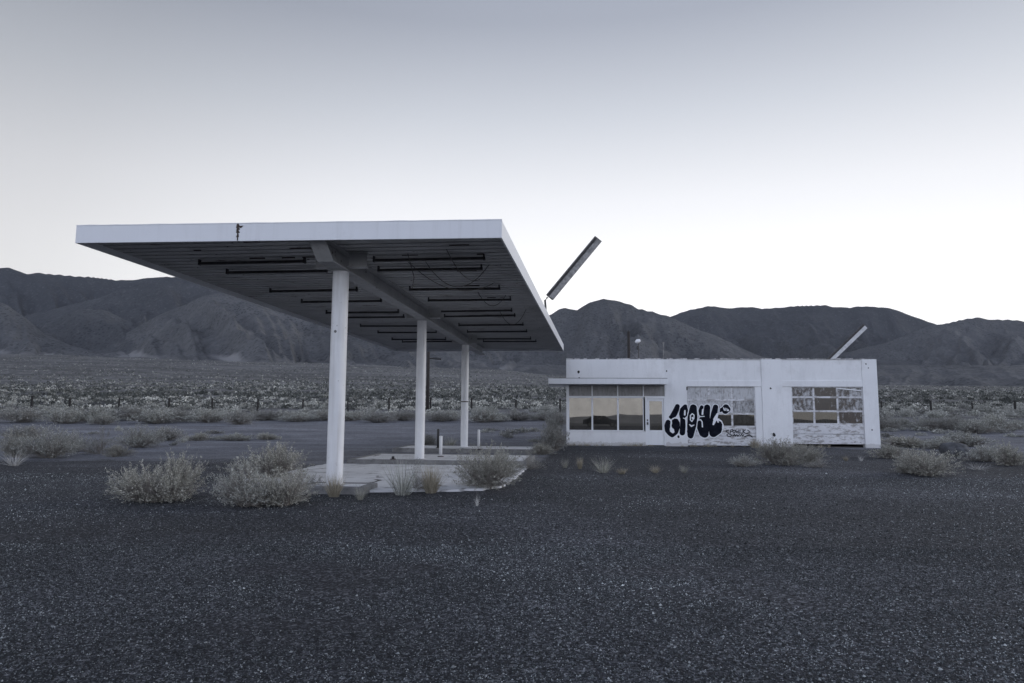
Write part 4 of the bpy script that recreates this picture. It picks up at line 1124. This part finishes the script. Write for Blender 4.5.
shrub('mid_b', 428, 446, 22, 12, 'small shrub behind the middle canopy column')
# before the garage
shrub('rabbit_b', 786, 466, 60, 26, 'pale feathery shrub before the pier between the garage doors')
shrub('rabbit_a', 812, 464, 40, 20, 'feathery shrub before the left half of the second garage door')
shrub('rabbit_c', 746, 467, 32, 12, 'low mound-shaped shrub before the first garage door')
shrub('open_a', 822, 468, 32, 11, 'sparse low shrub in front of the second garage door')
shrub('mid_c', 893, 459, 34, 14, 'pale low shrub at the right foot of the building')
shrub('rabbit_a', 936, 477, 66, 27, 'large pale feathery shrub on the gravel right of the building')
shrub('rabbit_b', 915, 474, 36, 20, 'thin feathery shrub on the left of the large pale shrub')
shrub('mid_d', 992, 462, 40, 16, 'round green mound shrub right of the boulder')
shrub('mid_c', 1013, 466, 34, 22, 'tan domed shrub at the right edge of the view')
shrub('mid_a', 975, 447, 60, 14, 'wide low shrub behind the boulder')
shrub('mid_c', 915, 448, 70, 11, 'long low greenish shrub behind the right building corner')
shrub('mid_a', 950, 450, 36, 12, 'grey shrub touching the left side of the boulder')
for (px, py, w, h, k, lb) in ((603, 473, 26, 15, 'weed', 'bristling pale weed on the gravel before the office windows'), (580, 469, 8, 11, 'dry', 'slim dry tuft left of the bristling weed'),
                           (565, 468, 10, 9, 'weed', 'faint small weed at the left of the office front gravel'), (622, 474, 16, 6, 'dry2', 'flat dry tuft right of the bristling weed'), (655, 473, 14, 7, 'dry2', 'little tuft before the office door'),
                           (684, 473, 12, 8, 'weed', 'small weed before the graffiti'), (755, 448, 14, 9, 'dry', 'brown dry weed against the first garage door'),
                           (978, 470, 30, 6, 'pale', 'flat pale dry growth on the gravel left of the tan domed shrub'), (846, 461, 8, 5, 'dry2', 'tiny dry tuft before the second garage door'), (861, 461, 8, 5, 'pale', 'tiny pale tuft before the right pier of the building')):
    tuft(k, px, py, w, h, lb)
def grass_row():
    # nobody could count the dry grass fringe along the foot of the wall
    rng = np.random.default_rng(5); Vs, Fs = [], []; n0 = 0
    for i in range(150):
        u = rng.uniform(.1, BW-1.6); 
        dens = .5+.5*math.sin(u*2.1)
        if rng.random() > .35+.6*dens: continue
        V, F = tuft_mesh(1000+i, rng.uniform(.08, .22), rng.uniform(.05, .24), 16, .007, 1.0)
        p = BP(u, -rng.uniform(.02, .4), 0); V = V+np.array([p.x, p.y, gz1(p.x, p.y)-.01]); Vs.append(V); Fs.append(F+n0); n0 += len(V)
    o = bpy.data.objects.new('grass_fringe', arr_mesh('grass_fringe', np.vstack(Vs), np.vstack(Fs), M['dry'])); C.objects.link(o)
    tag(o, 'thin dry grass fringe along the foot of the white wall', 'grass', kind='stuff')
grass_row()

# shrubs on the left beside the dirt track
for (k, px, py, w, h, lb) in (
    ('rabbit_c', 38, 459, 66, 31, 'large pale shrub at the far left beside the dirt track'),
    ('rabbit_a', 8, 458, 40, 24, 'shrub cut by the left edge of the view'),
    ('open_a', 92, 455, 56, 27, 'dark-hearted shrub right of the large pale shrub at the left'),
    ('rabbit_b', 112, 457, 30, 12, 'low straw-coloured shrub in front of the dark-hearted shrub'),
    ('rabbit_c', 132, 448, 52, 22, 'tall pale shrub behind the low straw-coloured shrub'),
    ('rabbit_c', 68, 452, 34, 20, 'medium grey shrub between the large pale and dark-hearted shrubs'),
    ('mid_b', 160, 441, 36, 14, 'dark low shrub at the right end of the left shrub row'),
    ('mid_c', 196, 441, 30, 8, 'flat tan shrub right of the left shrub row'),
    ('mid_a', 232, 441, 40, 7, 'flat wide scrub patch in the middle of the dirt ground'),
    ('mid_c', 262, 440, 28, 7, 'flat tan scrub near the dirt road left of the canopy'),
    ('mid_b', 20, 440, 44, 14, 'grey shrub behind the large pale shrub at the left')):
    shrub(k, px, py, w, h, lb)
tuft('pale', 14, 466, 34, 13, 'bright bleached dead branches on the gravel at the left', cat='dead plant', name='dead_branches')

# the band of brush along the far side of the dirt road, and the first rows of the field
rb = random.Random(17)
band = [(15, 423, 50, 15), (60, 424, 44, 14), (85, 422, 60, 14), (100, 425, 30, 12), (128, 421, 34, 14), (150, 424, 50, 14), (178, 422, 34, 13), (205, 423, 44, 14), (236, 425, 34, 14), (262, 421, 50, 10), (292, 422, 44, 10), (318, 421, 44, 11), (350, 421, 50, 10), (376, 423, 40, 10), (402, 421, 40, 10),
        (436, 422, 36, 10), (452, 421, 26, 10), (482, 423, 38, 15), (500, 422, 26, 9), (520, 421, 40, 9), (545, 421, 34, 10), (560, 426, 26, 16), (885, 431, 36, 14), (905, 428, 30, 10), (928, 430, 34, 12), (946, 432, 40, 14), (962, 429, 34, 12), (982, 434, 46, 14), (1003, 432, 42, 18), (1020, 430, 24, 10)]
for i, (px, py, w, h) in enumerate(band):
    shrub(rb.choice(['mid_a', 'mid_b', 'mid_d', 'mid_b']), px+rb.uniform(-2, 2), py, w, h, 'grey sage shrub in the dense band just before the wire fence', 'sage shrubs in the band before the fence')
cnt = 0
for i in range(150):
    px = rb.choice([rb.uniform(-5, 566), rb.uniform(-5, 566), rb.uniform(878, 1028)]); py = rb.uniform(407, 419)
    if 430 < px < 560 and rb.random() < .1: continue
    w = rb.uniform(9, 24)*(.6+(py-407)/20); h = rb.uniform(4, 7.5)*(.7+(py-407)/22)
    shrub(rb.choice(['far_a', 'far_b', 'far_c', 'far_c']), px, py, w, h, 'small pale brush clump in the scrub field at the wire fence', 'brush clumps in the scrub field by the fence', parts=False, name='brush_clump')
for i in range(34):
    px = rb.choice([rb.uniform(0, 330), rb.uniform(480, 560), rb.uniform(885, 1024)]); py = rb.uniform(430, 444) if px > 300 else rb.uniform(428, 446)
    if 300 < px < 480: continue
    shrub(rb.choice(['far_a', 'far_b', 'far_c']), px, py, rb.uniform(8, 22), rb.uniform(2.5, 6), 'tiny low scrub tuft scattered on the bare dirt behind the lot', 'scrub tufts scattered on the dirt', parts=False, name='scrub_tuft')

# scrub field beyond: uncountable
def scrub_field():
    rng = np.random.default_rng(12)
    Vs, Fs = [], []; n0 = 0
    TT = []
    def batch(n, y0, y1, nq, size, hgt, q, gamma, t0, t1):
        nonlocal n0
        Y = y0*(y1/y0)**rng.random(n)**gamma; tx = rng.uniform(-.86, .84, n); X = tx*Y
        keep = (.6*fbm(X/14, Y/14, 33, 2)+.4*fbm(X/70, Y/38, 35, 3) > .41+.1*rng.random(n)); X = X[keep]; Y = Y[keep]; n = len(X)
        Zg = gz(X, Y); S = size*rng.uniform(.5, 1.3, n)**1.2
        d = rng.normal(size=(n, nq, 3)); d[..., 2] = np.abs(d[..., 2]); d /= np.linalg.norm(d, axis=2)[..., None]
        r = rng.uniform(.45, 1, (n, nq))
        P = np.stack([X, Y, Zg], -1)[:, None]+d*(S[:, None]*r)[..., None]*np.array([1, 1, hgt])
        D = d+rng.normal(size=d.shape)*.5+np.array([0, 0, .4])
        P = P.reshape(-1, 3); D = D.reshape(-1, 3); L = np.repeat(S, nq)*q*rng.uniform(.6, 1.3, n*nq)
        V, F = leaf_quads(P, D, L, L*.7, rng)
        Vs.append(V); Fs.append(F+n0); n0 += len(V)
        TT.append(np.repeat(np.clip(rng.uniform(t0, t1, n)+.5*(fbm(X/30, Y/16, 51, 3)-.5), 0, 1), nq*4))
    batch(6500, 84, 150, 26, .50, .75, .45, .8, -.05, 1.05)
    batch(7000, 140, 300, 14, .70, .75, .7, .8, -.05, .8)
    batch(10000, 280, 600, 8, .8, .75, .9, .8, -.1, .9)
    batch(22000, 500, 1700, 5, .95, .8, 1.2, .9, .1, .85)
    me = arr_mesh('scrub_field', np.vstack(Vs), np.vstack(Fs), M['scrub_tone']); at = me.attributes.new('tone', 'FLOAT', 'POINT'); at.data.foreach_set('value', np.concatenate(TT).astype(np.float32))
    o = bpy.data.objects.new('scrub_field', me); C.objects.link(o)
    tag(o, 'pale desert scrub covering the plain up to the hills', 'scrub', kind='stuff')
scrub_field()

# loose stones on the gravel lot
def gravel():
    rng = np.random.default_rng(3)
    def lay(n, y0, y1, pw, r0, r1):
        u = rng.random(n); Y = (y0**pw+(y1**pw-y0**pw)*u)**(1/pw); X = rng.uniform(-.84, .84, n)*Y
        return X, Y, rng.uniform(r0, r1, n)*(1+.9*(rng.random(n) < .03))
    parts = [lay(190000, 3.3, 8.5, 1.5, .004, .0088), lay(140000, 8, 18, 1.4, .005, .012), lay(26000, 16, 31, 1.3, .008, .018)]
    X, Y, S = (np.concatenate([p[k] for p in parts]) for k in range(3))
    q = X*0+CO.x+(Y-CO.y)*.103
    ok = ~((X > q-3.2) & (X < q+3.8) & (Y > 13.7)) & (fbm(X/1.6, Y/.9, 61, 4)+.25*fbm(X/9, Y/5, 64, 2) > .30+.22*rng.random(len(X))) & ~((X < -6) & (Y > 21))
    X = X[ok]; Y = Y[ok]; S = S[ok]; n = len(X)
    Z = gz(X, Y)
    o8 = np.array([[1, 0, .15], [.2, 1, .1], [-1, .1, .2], [-.1, -1, .1], [0, 0, 1.0]])
    a = rng.uniform(0, 2*pi, n); ca, sa = np.cos(a), np.sin(a)
    L = o8[None]*rng.uniform(.55, 1.35, (n, 5, 1))+rng.normal(size=(n, 5, 3))*.12
    Vx = L[..., 0]*ca[:, None]-L[..., 1]*sa[:, None]*.75; Vy = L[..., 0]*sa[:, None]+L[..., 1]*ca[:, None]*.75
    V = np.stack([Vx, Vy, L[..., 2]*.95], -1)*S[:, None, None]+np.stack([X, Y, Z-.001], -1)[:, None]
    f = np.array([[0, 1, 4], [1, 2, 4], [2, 3, 4], [3, 0, 4]])
    F = (np.arange(n)[:, None, None]*5+f[None]).reshape(-1, 3)
    o = bpy.data.objects.new('gravel', arr_mesh('gravel', V.reshape(-1, 3), F, M['pebble'])); C.objects.link(o)
    tag(o, 'loose dark and pale gravel stones covering the lot', 'gravel', kind='stuff')
gravel()

# boulder on the right
def boulder():
    p = ground_hit(959, 457); w = 29/FPX*p.y; h = 16/FPX*p.y
    import bmesh
    bm = bmesh.new(); bmesh.ops.create_icosphere(bm, subdivisions=4, radius=1)
    for v in bm.verts:
        c = v.co.copy()
        n = (fbm(np.array([c.x*1.3+5]), np.array([c.y*1.3+c.z*1.7]), 3, 4)[0]-.5)*.5
        k = 1+n
        v.co = Vector((c.x*k*w/2, c.y*k*w*.38, (c.z*k*.62+.28)*h))
        v.co.z += .12*h*(-c.x)+.1*h*c.x*c.x
    me = bpy.data.meshes.new('boulder'); bm.to_mesh(me); bm.free(); me.materials.append(M['stone'])
    me.polygons.foreach_set('use_smooth', [True]*len(me.polygons))
    o = bpy.data.objects.new('boulder', me); C.objects.link(o); o.location = (p.x, p.y+.3, p.z)
    tag(o, 'smooth dark boulder among the shrubs right of the building', 'rock')
boulder()
# pale broken slab pieces by the left branches
m = MB()

def parked_car():
    # stands across the road behind the photographer; only its reflection shows in the office windows
    d = Vector(ray(601, 424)); o = Vector((0, 0, CAMH)); t = (P0-o).dot(N)/d.dot(N); p = o+d*t
    r = d-N*2*d.dot(N); r.z = 0; r.normalize(); c = p+r*53; c.z = gz1(c.x, c.y)
    ax = Vector((r.y, -r.x, 0)); g = thing('parked_car', 'dark parked car mirrored in the office windows', 'car', c)
    def Q(l, z, w_): return c+ax*l+r*w_+Vector((0, 0, z))
    body = [(-2.25, .35), (-2.3, .75), (-2.1, .92), (-1.25, 1.0), (-.55, 1.42), (1.0, 1.45), (1.75, 1.02), (2.25, .9), (2.3, .35)]
    def ext(pts, hw, tap, name, mat, par):
        m = MB(); n = len(pts)
        m.add([Q(x, z, -hw+(tap if z > 1.1 else 0)) for x, z in pts]+[Q(x, z, hw-(tap if z > 1.1 else 0)) for x, z in pts], [tuple(range(n)), tuple(range(2*n-1, n-1, -1))]+[(i, i+n, (i+1) % n+n, (i+1) % n) for i in range(n)])
        return m.build(name, mat, par, bevel=.03)
    b = ext(body, .88, .14, 'body', M['car_paint'], g)
    for sd in (-1, 1):
        for x0, x1, x2, x3 in ((-1.05, -.5, .18, .18), (.26, .26, .95, 1.45)):
            m = MB(); w_ = sd*.885; u_ = sd*.765
            m.add([Q(x0, 1.02, w_), Q(x3, 1.02, w_), Q(x2, 1.37, u_), Q(x1, 1.37, u_)], [(0, 1, 2, 3)]); m.build('window', M['glass_dark'], b)
        for x in (-1.42, 1.42):
            m = MB(); m.tube([Q(x, .33, sd*.70), Q(x, .33, sd*.90)], .33, 24); w = m.build('wheel', M['dark_metal'], g)
            m = MB(); m.tube([Q(x, .33, sd*.88), Q(x, .33, sd*.915)], .19, 16); m.build('rim', M['lamp_face'], w)
M['car_paint'] = simple('dark_car_paint', (.02, .022, .028), .3, 0, .1, 3, 0)
parked_car()

# ------------------------------------------------------------------ sky and light
SUN_AZ = radians(72); SUN_EL = radians(13)      # azimuth clockwise from the view direction (+Y)
w = bpy.data.worlds.new('World'); scene.world = w; w.use_nodes = True
nt = w.node_tree; nt.nodes.clear()
def wn(t, **k):
    n = nt.nodes.new(t)
    for a, b in k.items(): setattr(n, a, b)
    return n
tc = wn('ShaderNodeTexCoord'); sx = wn('ShaderNodeSeparateXYZ'); nt.links.new(tc.outputs['Generated'], sx.inputs[0])
def wramp(src, stops):
    r = wn('ShaderNodeValToRGB'); e = r.color_ramp
    while len(e.elements) > 1: e.elements.remove(e.elements[-1])
    for i, (p, c) in enumerate(stops):
        el = e.elements[0] if i == 0 else e.elements.new(p)
        el.position = p; el.color = (*c, 1)
    nt.links.new(src, r.inputs[0]); return r.outputs[0]
SCALE = 2.0
def cc(*c): return tuple(v/SCALE for v in c)
front = wramp(sx.outputs[2], [(0, cc(1.20, 1.20, 1.20)), (.16, cc(1.16, 1.16, 1.17)), (.22, cc(1.08, 1.085, 1.11)), (.30, cc(.93, .945, .99)), (.41, cc(.66, .695, .765)), (.515, cc(.425, .46, .545)), (.75, cc(.30, .345, .46)), (1, cc(.27, .31, .43))])
back = wramp(sx.outputs[2], [(0, cc(1.50, 1.54, 1.66)), (.12, cc(1.47, 1.57, 1.80)), (.35, cc(1.18, 1.31, 1.62)), (.6, cc(.59, .68, .92)), (1, cc(.27, .31, .43))])
mp = wn('ShaderNodeMapRange'); nt.links.new(sx.outputs[1], mp.inputs[0]); mp.inputs[1].default_value = -.4; mp.inputs[2].default_value = .3; mp.interpolation_type = 'SMOOTHSTEP'
glow = wn('ShaderNodeVectorMath', operation='DOT_PRODUCT'); nt.links.new(tc.outputs['Generated'], glow.inputs[0])
glow.inputs[1].default_value = (sin(radians(17)), cos(radians(17)), .05)
gl = wramp(glow.outputs['Value'], [(0, (.52,)*3), (.35, (.58,)*3), (.62, (.72,)*3), (.85, (.94,)*3), (.97, (1,)*3)])
gm = wn('ShaderNodeMix', data_type='RGBA', blend_type='MULTIPLY'); gm.inputs[0].default_value = 1
nt.links.new(front, gm.inputs[6]); nt.links.new(gl, gm.inputs[7])
mx = wn('ShaderNodeMix', data_type='RGBA'); nt.links.new(mp.outputs[0], mx.inputs[0]); nt.links.new(back, mx.inputs[6]); nt.links.new(gm.outputs[2], mx.inputs[7])
sky = wn('ShaderNodeTexSky', sky_type='NISHITA'); sky.sun_disc = False; sky.sun_elevation = SUN_EL; sky.sun_rotation = SUN_AZ
hs = wn('ShaderNodeHueSaturation'); hs.inputs['Saturation'].default_value = .25; hs.inputs['Value'].default_value = .002; nt.links.new(sky.outputs[0], hs.inputs['Color'])
ad = wn('ShaderNodeMix', data_type='RGBA', blend_type='ADD'); ad.inputs[0].default_value = 1; nt.links.new(mx.outputs[2], ad.inputs[6]); nt.links.new(hs.outputs[0], ad.inputs[7])
bg = wn('ShaderNodeBackground'); bg.inputs['Strength'].default_value = SCALE; nt.links.new(ad.outputs[2], bg.inputs['Color'])
wo = wn('ShaderNodeOutputWorld'); nt.links.new(bg.outputs[0], wo.inputs[0])

def haze():
    m = bpy.data.materials.new('haze_air'); m.use_nodes = True; t = m.node_tree; t.nodes.clear()
    v = t.nodes.new('ShaderNodeVolumePrincipled'); v.inputs['Color'].default_value = (.86, .90, 1, 1); v.inputs['Density'].default_value = 1.7e-5
    o = t.nodes.new('ShaderNodeOutputMaterial'); t.links.new(v.outputs[0], o.inputs['Volume'])
    mb = MB(); X, Y0, Y1, Z0, Z1 = 9500, -9400, 9400, -200, 900
    mb.hexa([(-X, Y0, Z0), (X, Y0, Z0), (X, Y1, Z0), (-X, Y1, Z0), (-X, Y0, Z1), (X, Y0, Z1), (X, Y1, Z1), (-X, Y1, Z1)])
    tag(mb.build('haze', m), kind='stuff')
haze()

sl = bpy.data.lights.new('sun', 'SUN'); sl.energy = .9; sl.angle = radians(18); sl.color = (1, .98, .97)
so = bpy.data.objects.new('sun', sl); C.objects.link(so)
dv = Vector((sin(SUN_AZ)*cos(SUN_EL), cos(SUN_AZ)*cos(SUN_EL), sin(SUN_EL)))
so.rotation_euler = dv.to_track_quat('Z', 'Y').to_euler(); so.location = (0, 0, 30)

# ------------------------------------------------------------------ camera
cd = bpy.data.cameras.new('camera'); cd.lens = 24; cd.sensor_width = 36; cd.clip_start = .05; cd.clip_end = 20000
co = bpy.data.objects.new('camera', cd); C.objects.link(co)
R = Matrix.Rotation(PITCH+pi/2, 4, 'X') @ Matrix.Rotation(ROLL, 4, 'Z')
co.matrix_world = Matrix.Translation((0, 0, CAMH)) @ R
scene.camera = co
vs = scene.view_settings
vs.view_transform = 'Standard'; vs.look = 'None'; vs.exposure = 0; vs.gamma = 1; vs.use_curve_mapping = False
